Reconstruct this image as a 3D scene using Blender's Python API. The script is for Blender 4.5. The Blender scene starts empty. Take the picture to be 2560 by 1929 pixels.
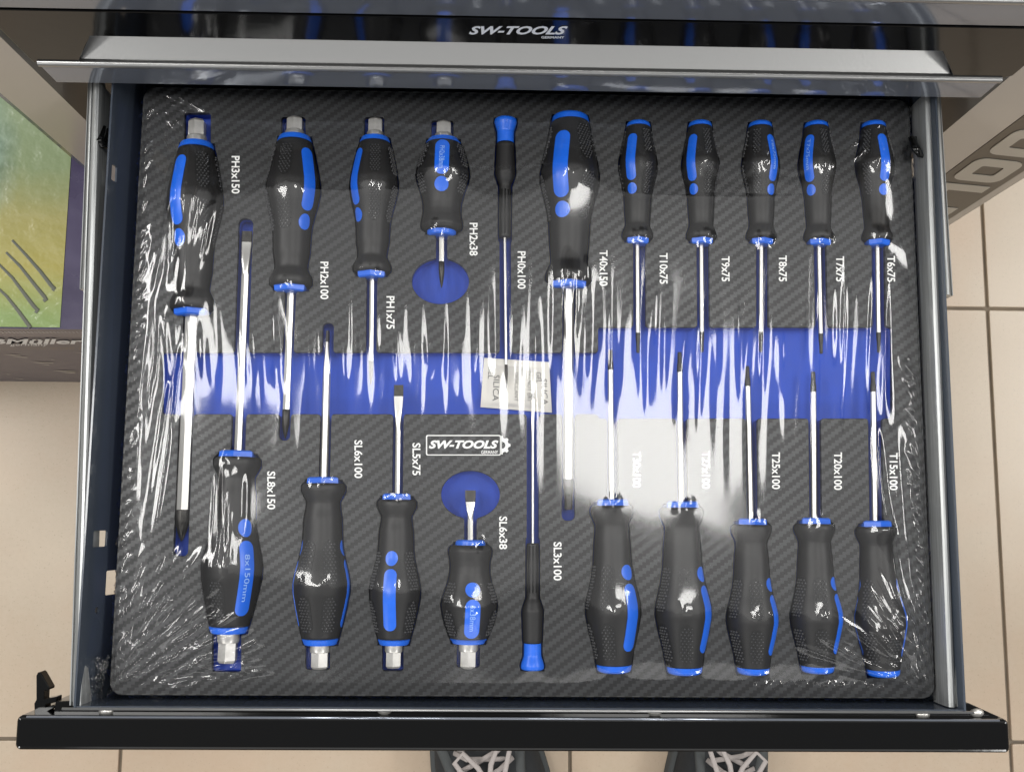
import bpy, math, random
import numpy as np
from mathutils import Vector, Matrix, noise
rnd = random.Random(7)
rng = np.random.RandomState(11)
sc = bpy.context.scene
col = sc.collection

# ------------------------------------------------------------------ camera
F = 2523.45; CAM = np.array([-0.0239470, -0.0859761, 0.6552216])
PITCH, YAW, ROLL = 0.1276449, -0.0219844, 0.0079529
def rotm(p, y, r):
    cx, sx = math.cos(p), math.sin(p); cy, sy = math.cos(y), math.sin(y); cz, sz = math.cos(r), math.sin(r)
    Rx = np.array([[1, 0, 0], [0, cx, -sx], [0, sx, cx]]); Ry = np.array([[cy, 0, sy], [0, 1, 0], [-sy, 0, cy]])
    Rz = np.array([[cz, -sz, 0], [sz, cz, 0], [0, 0, 1]])
    return Rz @ Ry @ Rx
M = rotm(PITCH, YAW, ROLL)
cd = bpy.data.cameras.new("camera"); cam = bpy.data.objects.new("camera", cd); col.objects.link(cam)
mw = Matrix([[*M[0], CAM[0]], [*M[1], CAM[1]], [*M[2], CAM[2]], [0, 0, 0, 1]])
cam.matrix_world = mw
cd.sensor_width = 36; cd.lens = F / 2560 * 36; cd.clip_start = 0.01; cd.clip_end = 50
sc.camera = cam
# world: the dim shop around the cabinet
w = bpy.data.worlds.new("World"); sc.world = w; w.use_nodes = True
bg = w.node_tree.nodes["Background"]; bg.inputs[0].default_value = (0.82, 0.84, 0.88, 1); bg.inputs[1].default_value = 0.17
def area(name, loc, sx, sy, power, color=(1, .985, .955), target=None):
    l = bpy.data.lights.new(name, 'AREA'); l.shape = 'RECTANGLE'; l.size = sx; l.size_y = sy; l.energy = power; l.color = color
    o = bpy.data.objects.new(name, l); col.objects.link(o); o.location = loc
    if target is not None:
        o.rotation_euler = (Vector(target) - Vector(loc)).to_track_quat('-Z', 'Y').to_euler()
    return o
area("ceiling_or_fill_lamp", (0.45, 0.26, 2.1), 0.56, 0.38, 7.0)
area("ceiling_or_fill_lamp", (-1.06, 0.05, 2.1), 0.66, 0.40, 8.6)
area("ceiling_bounce", (0.0, 0.24, 2.25), 3.8, 1.32, 5.5, (1, .985, .96))
area("ceiling_or_fill_lamp", (-2.7, 0.9, 2.2), 0.6, 1.6, 40, (1, .985, .96))  # added unseen fill from the left, kept out of the film's mirror direction
area("ceiling_or_fill_lamp", (0.2, -2.4, 2.0), 3.2, 1.2, 12, (1, .985, .96))  # added wide, dim fill panel behind the viewpoint
area("ceiling_or_fill_lamp", (2.6, 0.6, 2.2), 0.6, 1.6, 34, (1, .985, .96))  # added unseen fill, brightening the scene from the right
for lx, ly in ((2.1, -2.3), (-2.2, -2.2), (2.2, 2.7), (-2.2, 2.8)):
    area("ceiling_or_fill_lamp", (lx, ly, 2.2), 0.40, 0.40, 9, target=(0, 0, 0))  # added lamps, unseen, to spark glints on steep film crinkles
sc.view_settings.view_transform = 'Standard'; sc.view_settings.look = 'None'
sc.view_settings.exposure = 0.86; sc.view_settings.gamma = 1

# ------------------------------------------------------------------ pixel -> place
def ray(u, v): return M @ np.array([(u - 1280) / F, -(v - 964.5) / F, -1.0])
def P(u, v, z=0.0):
    d = ray(u, v); return CAM + d * ((z - CAM[2]) / d[2])
def PY(u, v, y):
    d = ray(u, v); return CAM + d * ((y - CAM[1]) / d[1])
def PX(u, v, x):
    d = ray(u, v); return CAM + d * ((x - CAM[0]) / d[0])
def Parr(uv, z=0.0):
    uv = np.asarray(uv, float)
    c = np.stack([(uv[:, 0] - 1280) / F, -(uv[:, 1] - 964.5) / F, -np.ones(len(uv))], 1)
    d = c @ M.T
    return CAM + d * ((z - CAM[2]) / d[:, 2])[:, None]

# ------------------------------------------------------------------ materials
def mat(name, base=(.5, .5, .5), rough=.5, metal=0.0, spec=.5, coat=0.0, bump=None, var=None, ior=1.5):
    m = bpy.data.materials.new(name); m.use_nodes = True; nt = m.node_tree; b = nt.nodes["Principled BSDF"]
    b.inputs["Base Color"].default_value = (*base, 1); b.inputs["Roughness"].default_value = rough
    b.inputs["Metallic"].default_value = metal; b.inputs["Specular IOR Level"].default_value = spec
    b.inputs["Coat Weight"].default_value = coat; b.inputs["Coat Roughness"].default_value = .04
    tc = nt.nodes.new("ShaderNodeTexCoord")
    if bump:
        sc_, st, dist = bump[:3]
        n = nt.nodes.new("ShaderNodeTexNoise"); n.inputs["Scale"].default_value = sc_; n.inputs["Detail"].default_value = 4
        bp = nt.nodes.new("ShaderNodeBump"); bp.inputs["Strength"].default_value = st; bp.inputs["Distance"].default_value = dist
        nt.links.new(tc.outputs["Object"], n.inputs["Vector"]); nt.links.new(n.outputs[0], bp.inputs["Height"])
        nt.links.new(bp.outputs[0], b.inputs["Normal"]); nt.links.new(bp.outputs[0], b.inputs["Coat Normal"])
    if var:  # (scale, amount[, stretch]) multiplies colour and shifts roughness
        mp = nt.nodes.new("ShaderNodeMapping"); mp.inputs["Scale"].default_value = var[2] if len(var) > 2 else (1, 1, 1)
        n = nt.nodes.new("ShaderNodeTexNoise"); n.inputs["Scale"].default_value = var[0]; n.inputs["Detail"].default_value = 5
        nt.links.new(tc.outputs["Object"], mp.inputs["Vector"]); nt.links.new(mp.outputs[0], n.inputs["Vector"])
        mr = nt.nodes.new("ShaderNodeMapRange"); mr.inputs[1].default_value = .3; mr.inputs[2].default_value = .7
        mr.inputs[3].default_value = 1 - var[1]; mr.inputs[4].default_value = 1 + var[1]
        nt.links.new(n.outputs[0], mr.inputs[0])
        mx = nt.nodes.new("ShaderNodeVectorMath"); mx.operation = 'SCALE'; mx.inputs[0].default_value = base
        nt.links.new(mr.outputs[0], mx.inputs["Scale"]); nt.links.new(mx.outputs[0], b.inputs["Base Color"])
        m2 = nt.nodes.new("ShaderNodeMath"); m2.operation = 'MULTIPLY'; m2.inputs[0].default_value = rough
        nt.links.new(mr.outputs[0], m2.inputs[1]); nt.links.new(m2.outputs[0], b.inputs["Roughness"])
    return m
class N:  # tiny node-math helper
    def __init__(s, m): s.m = m; s.nt = m.node_tree; s.b = s.nt.nodes["Principled BSDF"]
    def math(s, op, a, b=None, c=None):
        n = s.nt.nodes.new("ShaderNodeMath"); n.operation = op
        for i, x in enumerate((a, b, c)):
            if x is None: continue
            if isinstance(x, (int, float)): n.inputs[i].default_value = x
            else: s.nt.links.new(x, n.inputs[i])
        return n.outputs[0]
    def xyz(s, kind="Object"):
        t = s.nt.nodes.new("ShaderNodeTexCoord"); p = s.nt.nodes.new("ShaderNodeSeparateXYZ")
        s.nt.links.new(t.outputs[kind], p.inputs[0]); s.tc = t.outputs[kind]; return p.outputs
    def noise(s, scale, detail=3, vec=None, rough=.5):
        n = s.nt.nodes.new("ShaderNodeTexNoise"); n.inputs["Scale"].default_value = scale; n.inputs["Detail"].default_value = detail
        n.inputs["Roughness"].default_value = rough
        s.nt.links.new(vec if vec is not None else s.tc, n.inputs["Vector"]); return n.outputs[0]
    def ramp(s, fac, stops):
        r = s.nt.nodes.new("ShaderNodeValToRGB"); s.nt.links.new(fac, r.inputs[0])
        el = r.color_ramp.elements
        while len(el) < len(stops): el.new(.5)
        for e, (p, c) in zip(el, stops): e.position = p; e.color = (*c, 1)
        return r.outputs[0]
    def mix(s, fac, a, b):
        n = s.nt.nodes.new("ShaderNodeMix"); n.data_type = 'RGBA'
        for i, x in ((0, fac), (6, a), (7, b)):
            if isinstance(x, tuple): n.inputs[i].default_value = (*x, 1)
            elif isinstance(x, (int, float)): n.inputs[i].default_value = x
            else: s.nt.links.new(x, n.inputs[i])
        return n.outputs[2]
    def link(s, o, name): s.nt.links.new(o, s.b.inputs[name])
    def bump(s, h, strength, dist):
        bp = s.nt.nodes.new("ShaderNodeBump"); bp.inputs["Strength"].default_value = strength; bp.inputs["Distance"].default_value = dist
        s.nt.links.new(h, bp.inputs["Height"]); s.nt.links.new(bp.outputs[0], s.b.inputs["Normal"])

# carbon weave print of the foam's top skin
MW = mat("carbon_weave_foam", rough=.5); n = N(MW); x, y, z = n.xyz()
k = n.math('FLOOR', n.math('DIVIDE', x, .0024)); j = n.math('FLOOR', n.math('DIVIDE', y, .00185))
md = n.math('FLOORED_MODULO', n.math('SUBTRACT', k, j), 4.0)
on = n.math('LESS_THAN', md, 2.0)
ns = n.noise(260, 2); nb = n.noise(14, 3)
tone = n.math('ADD', on, n.math('MULTIPLY', n.math('SUBTRACT', ns, .5), .45))
cc = n.ramp(tone, [(.15, (.0028, .0031, .0036)), (.85, (.026, .027, .029))])
n.link(cc, "Base Color")
rg = n.math('ADD', .48, n.math('MULTIPLY', on, -.10)); n.link(rg, "Roughness")
fy = n.math('ABSOLUTE', n.math('SUBTRACT', n.math('FRACT', n.math('DIVIDE', y, .00185)), .5))
n.bump(n.math('SUBTRACT', n.math('MULTIPLY', on, .6), fy), .12, .0002)
MBF = mat("blue_foam", (.013, .058, .41), .75, bump=(900, .25, .0004), var=(60, .06))
MBK = mat("black_rubber", (.013, .0125, .0125), .46, spec=.4)
MPAD = mat("black_rubber_grip", (.003, .003, .003), .5)
MSTUD = mat("rubber_studs_glint_tone", (.075, .075, .078), .22)  # base lightened to paint in the highlights the studs catch
MBL = mat("blue_plastic", (.010, .13, .72), .33, var=(120, .06))
MST = mat("satin_steel", (.62, .61, .58), .30, .8, bump=(400, .08, .0002), var=(90, .08, (1, .1, 1)))
MNK = mat("nickel_cap", (.72, .70, .66), .36, .75, var=(150, .12))
MBT = mat("blackened_steel", (.045, .043, .04), .38, .8, var=(300, .25))
MSL = mat("silver_slide", (.40, .41, .405), .36, .6, var=(60, .22, (12, .3, 12)))
MBG = mat("black_gloss_enamel", (.004, .004, .004), .10, spec=.3, bump=(90, .05, .0012))
MGG = mat("grey_gloss_strip", (.24, .26, .30), .09, .55, bump=(70, .05, .0008))
MSG = mat("silver_pull", (.34, .34, .335), .34, .8, bump=(500, .15, .0003))
MDW = mat("slate_enamel", (.045, .055, .072), .20, coat=.3, bump=(140, .06, .0008), var=(10, .12))
MPO = mat("beige_frame_enamel", (.46, .42, .37), .22, bump=(120, .04, .0006))
MBR = mat("brown_frame_enamel", (.085, .068, .048), .30, spec=.3)
MLT = mat("pale_lettering", (.44, .41, .35), .3)
MWT = mat("white_print", (.80, .80, .78), .55)
MLG = mat("pale_blue_print", (.88, .91, .95), .4)
MIN = mat("faint_print", (.30, .48, .85), .5)
MPK = mat("silica_paper", (.66, .64, .59), .8, bump=(700, .3, .0004))
MTX = mat("grey_ink", (.10, .10, .10), .7)
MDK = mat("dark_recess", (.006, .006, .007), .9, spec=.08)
MGR = mat("grout", (.20, .16, .115), .9, var=(14, .35))
# film
MF = bpy.data.materials.new("shrink_film"); MF.use_nodes = True; nt = MF.node_tree; nt.nodes.remove(nt.nodes["Principled BSDF"])
out = nt.nodes["Material Output"]
tr = nt.nodes.new("ShaderNodeBsdfTransparent"); tr.inputs[0].default_value = (.98, .98, .98, 1)
gl = nt.nodes.new("ShaderNodeBsdfGlossy"); gl.inputs["Roughness"].default_value = .085
lw = nt.nodes.new("ShaderNodeLayerWeight"); lw.inputs[0].default_value = .5
pw = nt.nodes.new("ShaderNodeMath"); pw.operation = 'POWER'; nt.links.new(lw.outputs["Facing"], pw.inputs[0]); pw.inputs[1].default_value = 3.5
mr = nt.nodes.new("ShaderNodeMapRange"); nt.links.new(pw.outputs[0], mr.inputs[0]); mr.inputs[3].default_value = .048; mr.inputs[4].default_value = .9
mx = nt.nodes.new("ShaderNodeMixShader"); nt.links.new(mr.outputs[0], mx.inputs[0]); nt.links.new(tr.outputs[0], mx.inputs[1]); nt.links.new(gl.outputs[0], mx.inputs[2])
nt.links.new(mx.outputs[0], out.inputs[0])
# floor tile
MTL = mat("beige_floor_tile", rough=.30); n = N(MTL)
t = nt = MTL.node_tree; oi = t.nodes.new("ShaderNodeObjectInfo"); g = t.nodes.new("ShaderNodeNewGeometry"); n.tc = g.outputs["Position"]
a = n.noise(5, 5); b_ = n.noise(160, 3)
c1 = n.ramp(n.math('ADD', n.math('MULTIPLY', a, .8), n.math('MULTIPLY', b_, .2)), [(.3, (.44, .355, .260)), (.55, (.49, .405, .305)), (.75, (.53, .44, .335))])
sp_ = n.noise(420, 2, rough=.7); dirt = n.ramp(sp_, [(.64, (0, 0, 0)), (.70, (1, 1, 1))])
bl = n.ramp(n.noise(1.9, 6, rough=.65), [(.40, (0, 0, 0)), (.62, (1, 1, 1))])
c1 = n.mix(n.math('MULTIPLY', bl, .5), c1, (.50, .345, .235)); c1 = n.mix(n.math('MULTIPLY', dirt, .35), c1, (.20, .15, .10))
n.link(c1, "Base Color"); n.link(n.math('ADD', .22, n.math('MULTIPLY', b_, .2)), "Roughness")
# printed picture on the carton
MPIC = mat("carton_picture", rough=.22); n = N(MPIC); x, y, z = n.xyz()
wob = n.noise(7, 4)
gy = n.math('ADD', n.math('MULTIPLY', y, 3.0), n.math('MULTIPLY', n.math('SUBTRACT', wob, .5), .30))
c1 = n.ramp(n.math('ADD', gy, .0), [(0.0, (.20, .28, .09)), (.16, (.34, .30, .08)), (.34, (.32, .29, .10)), (.50, (.21, .26, .13)), (.75, (.24, .30, .18)), (1.0, (.55, .60, .52))])
dx = n.math('ADD', x, .13); dy = n.math('SUBTRACT', y, .17)
rr = n.math('ADD', n.math('SQRT', n.math('ADD', n.math('POWER', n.math('MULTIPLY', dx, 1.6), 2.0), n.math('POWER', dy, 2.0))), n.math('MULTIPLY', n.math('SUBTRACT', n.noise(25, 5), .5), .06))
fm = n.ramp(rr, [(.03, (1, 1, 1)), (.10, (0, 0, 0))])
c2 = n.mix(fm, c1, n.ramp(n.noise(60, 5), [(.35, (.06, .12, .10)), (.6, (.25, .34, .28))]))
n.link(c2, "Base Color"); n.bump(n.noise(45, 3), .5, .003)
MPU = mat("carton_purple", (.028, .018, .060), .25, var=(12, .25), bump=(30, .2, .002))
MCG = mat("carton_grey_print", (.115, .098, .110), .45, var=(9, .15))
MYE = mat("yellow_print", (.42, .30, .06), .6)
MHK = mat("hook_print", (.05, .055, .03), .4)
MSH = mat("shoe_mesh", (.020, .022, .024), .85, bump=(900, .6, .0012))
MSF = mat("shoe_foam_trim", (.06, .065, .065), .8, bump=(500, .3, .0006))
MLC = mat("shoe_lace", (.40, .36, .34), .85, bump=(1400, .6, .0006))

# ------------------------------------------------------------------ mesh helpers
def link(name, me, parent=None):
    o = bpy.data.objects.new(name, me); col.objects.link(o)
    if parent is not None: o.parent = parent
    return o
def mobj(name, vs, fs, m, parent=None, smooth=False, kind=None, label=None, auto=None):
    me = bpy.data.meshes.new(name); me.from_pydata([tuple(map(float, v)) for v in vs], [], [tuple(map(int, f)) for f in fs]); me.update()
    if m: me.materials.append(m)
    if smooth: me.polygons.foreach_set("use_smooth", [True] * len(me.polygons))
    if auto is not None:
        me.set_sharp_from_angle(angle=math.radians(auto))
    o = link(name, me, parent)
    if kind: o["kind"] = kind
    if label: o["label"] = label
    return o
def thing(name, label, cat, loc=(0, 0, 0), rz=0.0, group=None, kind=None):
    o = bpy.data.objects.new(name, None); col.objects.link(o); o.location = loc; o.rotation_euler = (0, 0, rz); o.empty_display_size = .02
    tag(o, label, cat, group, kind); return o
def tag(o, label=None, cat=None, group=None, kind=None):
    for k, v in (("label", label), ("category", cat), ("group", group), ("kind", kind)):
        if v: o[k] = v
class MB:
    def __init__(s): s.v = []; s.f = []
    def add(s, vs, fs):
        o = len(s.v); s.v += [tuple(v) for v in vs]; s.f += [tuple(i + o for i in f) for f in fs]
    def box(s, x0, x1, y0, y1, z0, z1, b=0.0):
        if b <= 0:
            s.add([(x0, y0, z0), (x1, y0, z0), (x1, y1, z0), (x0, y1, z0), (x0, y0, z1), (x1, y0, z1), (x1, y1, z1), (x0, y1, z1)],
                  [(0, 3, 2, 1), (4, 5, 6, 7), (0, 1, 5, 4), (1, 2, 6, 5), (2, 3, 7, 6), (3, 0, 4, 7)])
        else: s.prism(rrect(x0, x1, y0, y1, b, 3), z0, z1, b)
    def prism(s, pts, z0, z1, bev=0.0):
        n = len(pts); c = np.mean(pts, 0)
        if bev > 0:
            cen = np.array(pts, float)
            # inset ring by moving along inward vertex normals
            e = np.roll(cen, -1, 0) - cen; nn = np.stack([-e[:, 1], e[:, 0]], 1); nn /= np.linalg.norm(nn, axis=1)[:, None] + 1e-12
            vn = nn + np.roll(nn, 1, 0); vn /= (np.linalg.norm(vn, axis=1)[:, None] + 1e-12)
            area2 = np.sum(cen[:, 0] * np.roll(cen[:, 1], -1) - np.roll(cen[:, 0], -1) * cen[:, 1])
            sg = 1 if area2 > 0 else -1
            rings = [(cen, z0)]
            for a in (0, 30, 60, 90):
                r = math.radians(a); rings.append((cen + vn * sg * bev * .98 * (1 - math.cos(r)), z1 - bev + bev * math.sin(r)))
        else: rings = [(np.array(pts), z0), (np.array(pts), z1)]
        vs = [(p[0], p[1], zz) for r, zz in rings for p in r]
        fs = [(k * n + i, k * n + (i + 1) % n, (k + 1) * n + (i + 1) % n, (k + 1) * n + i) for k in range(len(rings) - 1) for i in range(n)]
        fs += [tuple(range(n - 1, -1, -1)), tuple((len(rings) - 1) * n + i for i in range(n))]
        s.add(vs, fs)
    def tube(s, pts, r, k=8, flat=1.0):
        pts = [np.array(p, float) for p in pts]; rings = []
        for i, p in enumerate(pts):
            t = pts[min(i + 1, len(pts) - 1)] - pts[max(i - 1, 0)]; t /= np.linalg.norm(t) + 1e-12
            up = np.array([0, 0, 1.0]) if abs(t[2]) < .9 else np.array([0, 1.0, 0])
            a = np.cross(t, up); a /= np.linalg.norm(a); b = np.cross(a, t)
            rr = r[i] if hasattr(r, '__len__') else r
            rings.append([p + rr * (math.cos(q) * a + flat * math.sin(q) * b) for q in np.linspace(0, 2 * math.pi, k, endpoint=False)])
        s.loft(rings)
    def loft(s, rings, caps=True):
        n = len(rings[0]); vs = [tuple(p) for r in rings for p in r]
        fs = [(a * n + i, a * n + (i + 1) % n, (a + 1) * n + (i + 1) % n, (a + 1) * n + i) for a in range(len(rings) - 1) for i in range(n)]
        if caps: fs += [tuple(range(n - 1, -1, -1)), tuple((len(rings) - 1) * n + i for i in range(n))]
        s.add(vs, fs)
    def map(s, fn): s.v = [tuple(fn(np.array(v))) for v in s.v]; return s
    def build(s, name, m, parent=None, smooth=False, **k): return mobj(name, s.v, s.f, m, parent, smooth, **k)
def rrect(x0, x1, y0, y1, r, k=5):
    pts = []
    for cx, cy, a0 in ((x1 - r, y0 + r, -90), (x1 - r, y1 - r, 0), (x0 + r, y1 - r, 90), (x0 + r, y0 + r, 180)):
        for i in range(k + 1):
            a = math.radians(a0 + 90 * i / k); pts.append((cx + r * math.cos(a), cy + r * math.sin(a)))
    return pts
def fill2d(outer, holes, thick, bevel=0.0):
    """flat sheet with real holes, as verts/faces (x, y, z from -thick..0)"""
    cu = bpy.data.curves.new("tmp", 'CURVE'); cu.dimensions = '2D'; cu.fill_mode = 'BOTH'
    cu.extrude = max(thick / 2 - bevel, 1e-6); cu.bevel_depth = bevel; cu.bevel_resolution = 1
    for lp in [outer] + holes:
        sp = cu.splines.new('POLY'); sp.points.add(len(lp) - 1)
        for i, p in enumerate(lp): sp.points[i].co = (p[0], p[1], 0, 1)
        sp.use_cyclic_u = True
    o = bpy.data.objects.new("tmp", cu); col.objects.link(o)
    dg = bpy.context.evaluated_depsgraph_get(); me = bpy.data.meshes.new_from_object(o.evaluated_get(dg))
    v = np.array([p.co[:] for p in me.vertices]); f = [tuple(p.vertices) for p in me.polygons]
    v[:, 2] -= thick / 2
    bpy.data.objects.remove(o); bpy.data.curves.remove(cu); bpy.data.meshes.remove(me)
    return v, f
_tc = {}
def text_geo(s, bold=0.0, shear=0.0, ext=0.0):
    key = (s, bold, shear)
    if key in _tc: return _tc[key]
    cu = bpy.data.curves.new("tmp", 'FONT'); cu.body = s; cu.offset = bold; cu.shear = shear; cu.resolution_u = 3
    o = bpy.data.objects.new("tmp", cu); col.objects.link(o)
    dg = bpy.context.evaluated_depsgraph_get(); me = bpy.data.meshes.new_from_object(o.evaluated_get(dg))
    v = np.array([p.co[:] for p in me.vertices])[:, :2]; f = [tuple(p.vertices) for p in me.polygons]
    mn, mxx = v.min(0), v.max(0); v = (v - (mn + mxx) / 2) / (mxx - mn)      # unit box -0.5..0.5
    bpy.data.objects.remove(o); bpy.data.curves.remove(cu); bpy.data.meshes.remove(me)
    _tc[key] = (v, f); return _tc[key]
def print_on(name, s, fn, m, parent, **k):
    """fn maps unit-box text coords (a along reading, b up) to a 3D point"""
    v, f = text_geo(s, **k); return mobj(name, [fn(a, b) for a, b in v], f, m, parent)

# ------------------------------------------------------------------ floor
ZF = -0.70; T = .5775
flo = MB(); flo.box(-6, 6, -6, 6, ZF - .03, ZF - .004); floor = flo.build("floor", MGR); tag(floor, "beige tiled shop floor with brown grout lines", None, None, "structure")
tm = MB(); tm.prism(rrect(.0022, T - .0022, .0022, T - .0022, .002, 2), ZF - .004, ZF, .0012); first = None
for i in range(-3, 4):
    for j in range(-4, 3):
        if first is None: first = tm.build("tile", MTL, floor); o = first
        else: o = bpy.data.objects.new("tile", first.data); col.objects.link(o); o.parent = floor
        o.location = (0.0833 + i * T, .2030 + j * T, rnd.uniform(-.0004, .0004))

# ------------------------------------------------------------------ tool cabinet
YF = .1933
cab = thing("tool_cabinet", "black and grey steel tool cabinet behind the open drawer", "tool cabinet", (0, YF, ZF))
def L(o):  # world coords -> cabinet local
    for v in o.data.vertices: v.co.y -= YF; v.co.z -= ZF
    return o
def xz_prism(pts, y0, y1, bev=0.0):
    b = MB(); b.prism([(p[0], -p[1]) for p in pts], 0, y1 - y0, bev)
    return b.map(lambda v: (v[0], y1 - v[2], -v[1]))       # front face at y0
def front_module(zs0, zs1, zb, zt, logo):
    # strip bottom, strip top, black plate lower edge, black plate top
    e = bpy.data.objects.new("drawer_front", None); col.objects.link(e); e.parent = cab
    xl, xr = -.3085, .2985
    o = xz_prism([(xl - .003, zs1), (-.2835, zs1), (-.2620, zb), (.2440, zb), (.2680, zs1), (xr - .001, zs1), (xr + .005, zs1 + .005), (xr + .005, zt), (xl - .003, zt)], YF - .0015, YF + .0015, .0008).build("front_panel", MBG, e, smooth=True, auto=10); L(o)
    # scooped pull behind the notch
    nb, na = 14, 2; rings = []
    for i in range(nb + 1):
        a = i / nb; z_ = zb + .006 + (zs1 - zb - .006) * a
        yy = YF + .034 * math.cos(a * math.pi / 2) + .0005
        hx = .0215 * a
        rings.append([(-.2625 - hx, yy, z_), (.2445 + hx, yy, z_)])
    vs = [p for r in rings for p in r]; fs = [(2 * i, 2 * i + 1, 2 * i + 3, 2 * i + 2) for i in range(nb)]
    b = MB(); b.add(vs, fs)
    for sx, x0, x1 in ((-1, -.2625, -.284), (1, .2445, .266)):
        pv = [(x0 + (x1 - x0) * (i / nb), YF + .0012, zb + (zs1 - zb) * i / nb) for i in range(nb + 1)]
        qv = [(x0 + (x1 - x0) * (i / nb), YF + .034 * math.cos(i / nb * math.pi / 2) + .0005, zb + .006 + (zs1 - zb - .006) * i / nb) for i in range(nb + 1)]
        b.add(pv + qv, [(i, i + 1, nb + 2 + i, nb + 1 + i) for i in range(nb)])
    L(b.build("finger_pull", MSG, e, smooth=True, auto=40))
    # lip strip: rounded top edge, vertical gloss face, flat underside
    prof = [(YF + .003, zs1 - .0005)] + [(YF + .0015 - .0035 * math.sin(a), zs1 - .003 + .003 * math.cos(a)) for a in np.linspace(0, math.pi / 2, 5)] + [(YF - .002, zs0 + .001), (YF - .001, zs0), (YF + .02, zs0), (YF + .02, zs1 - .004)]
    b = MB(); b.loft([[(xx, p[0], p[1]) for p in prof] for xx in (xl, xr)])
    L(b.build("edge_strip", MGG, e, smooth=True, auto=35))
    b = MB(); b.tube([(xl, YF - .0012, zs1 - .0006), (xr, YF - .0012, zs1 - .0006)], .0026, 12); L(b.build("rolled_edge", MSG, e, smooth=True, auto=50))
    if logo:
        def fn(u0, u1, v0, v1):
            A, B, D = PY(u0, v1, YF - .0018), PY(u1, v1, YF - .0018), PY(u0, v0, YF - .0018)
            def f(a, b): p = A + (B - A) * (a + .5) + (D - A) * (b + .5); return (p[0], YF - .0018, p[2])
            return f
        L(print_on("brand_print", "SW-TOOLS", fn(1172, 1416, 66, 87), MLG, e, bold=.035, shear=.35))
        L(print_on("brand_print", "GERMANY", fn(1353, 1411, 91, 97), MLG, e, bold=.03))
    return e
front_module(.0215, .0500, .0866, .1165, True)
front_module(.1195, .1480, .1846, .2140, False)
# frame, body, posts
b = MB(); b.box(-.318, .304, YF + .05, YF + .45, ZF + .05, .30); L(b.build("cabinet_body", MDK, cab))
b = MB(); b.box(-.318, .304, YF + .004, YF + .05, .1158, .1200); L(b.build("cross_rail", MDK, cab))
xl0, xl1 = P(0, 0, 0)[0], 0
b = MB(); b.box(-.3610, -.3215, YF + .004, YF + .45, ZF + .04, .30, 0); L(b.build("frame_post", MPO, cab, label="beige post left of the drawers"))
b = MB(); b.box(-.3665, -.3612, YF + .006, YF + .45, ZF + .04, .30, 0); L(b.build("edge_trim", MGG, cab))
b = MB(); b.box(.3085, .3500, YF + .004, YF + .45, ZF + .04, .30, 0); L(b.build("frame_post", MPO, cab, label="beige post right of the drawers"))
b = MB(); b.box(.3502, .4100, YF + .0035, YF + .45, ZF + .04, .30, 0); L(b.build("side_panel", MBR, cab))
b = MB(); b.box(.4102, .4230, YF + .006, YF + .45, ZF + .04, .30, 0); L(b.build("edge_trim", MPO, cab))
# TOOLS lettering, read downwards, on the brown panel
glyph = {'T': [[(0, 1), (1, 1), (1, .74), (.64, .74), (.64, 0), (.36, 0), (.36, .74), (0, .74)]],
         'L': [[(0, 0), (1, 0), (1, .26), (.30, .26), (.30, 1), (0, 1)]],
         'O': [rrect(0, 1, 0, 1, .22, 4), rrect(.30, .70, .27, .73, .05, 2)],
         'S': [[(0, 0), (1, 0), (1, .60), (.28, .60), (.28, .78), (1, .78), (1, 1), (0, 1), (0, .42), (.72, .42), (.72, .22), (0, .22)]]}
zc = [(-.002, 'T'), (-.062, 'O'), (-.122, 'O'), (-.182, 'L'), (-.242, 'S')]
for z0, ch in zc:
    lp = [[(.358 + .044 * (q), z0 - .050 * p - .010 * q + .02) for p, q in l] for l in glyph[ch]]
    v, f = fill2d(lp[0], lp[1:], .0006)
    L(mobj("letter", [(a, YF + .0033 - .8 * (c + .0006), bb) for a, bb, c in v], [q[::-1] for q in f], MLT, cab))
# ------------------------------------------------------------------ open drawer
dr = thing("open_drawer", "open steel tool drawer with black front bar holding the screwdriver tray", "drawer", (0, 0, 0))
XL, XR, YB, YT = -.2735, .2700, -.2035, .42
ZR, ZD = .0185, -.050
b = MB(); b.box(XL, XR, YB, YT, ZD - .0015, ZD); b.build("drawer_bottom", MDW, dr)
def side_wall(x, holes_px, sgn, lab):
    outer = [(YB, ZD), (YT, ZD), (YT, ZR), (YB, ZR)]
    holes = []
    for h in holes_px:
        if len(h) == 4:
            a, c = PX(h[0], h[2], x), PX(h[1], h[3], x); ys = sorted((a[1], c[1]))
            zz = sorted((a[2], c[2])); zz = [max(zz[0], ZD + .004), min(zz[1], ZR - .004)]
            if zz[1] - zz[0] < .006: zz[0] = zz[1] - .006
            holes.append(rrect(ys[0], ys[1], zz[0], zz[1], .0008, 2))
        else:
            a = PX(h[0], h[1], x); a[2] = min(max(a[2], ZD + .005), ZR - .005)
            holes.append([(a[1] + .0022 * math.cos(t), a[2] + .0022 * math.sin(t)) for t in np.linspace(0, 2 * math.pi, 12, endpoint=False)])
    v, f = fill2d(outer, holes, .0012)
    return mobj("side_wall", [(x + sgn * (-p[2]) - sgn * .0095 * min(1, (ZR - p[1]) / .05), p[0], p[1]) for p in v], f, MDW, dr)
side_wall(XL, [(228, 249, 1326, 1365), (248, 270, 1426, 1482), (230, 1524), (228, 248, 365, 425)], -1, "")
side_wall(XR, [(2322, 2346, 1337, 1375), (2322, 2344, 1440, 1486), (2337, 1533), (2284, 2306, 395, 440)], 1, "")
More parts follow.
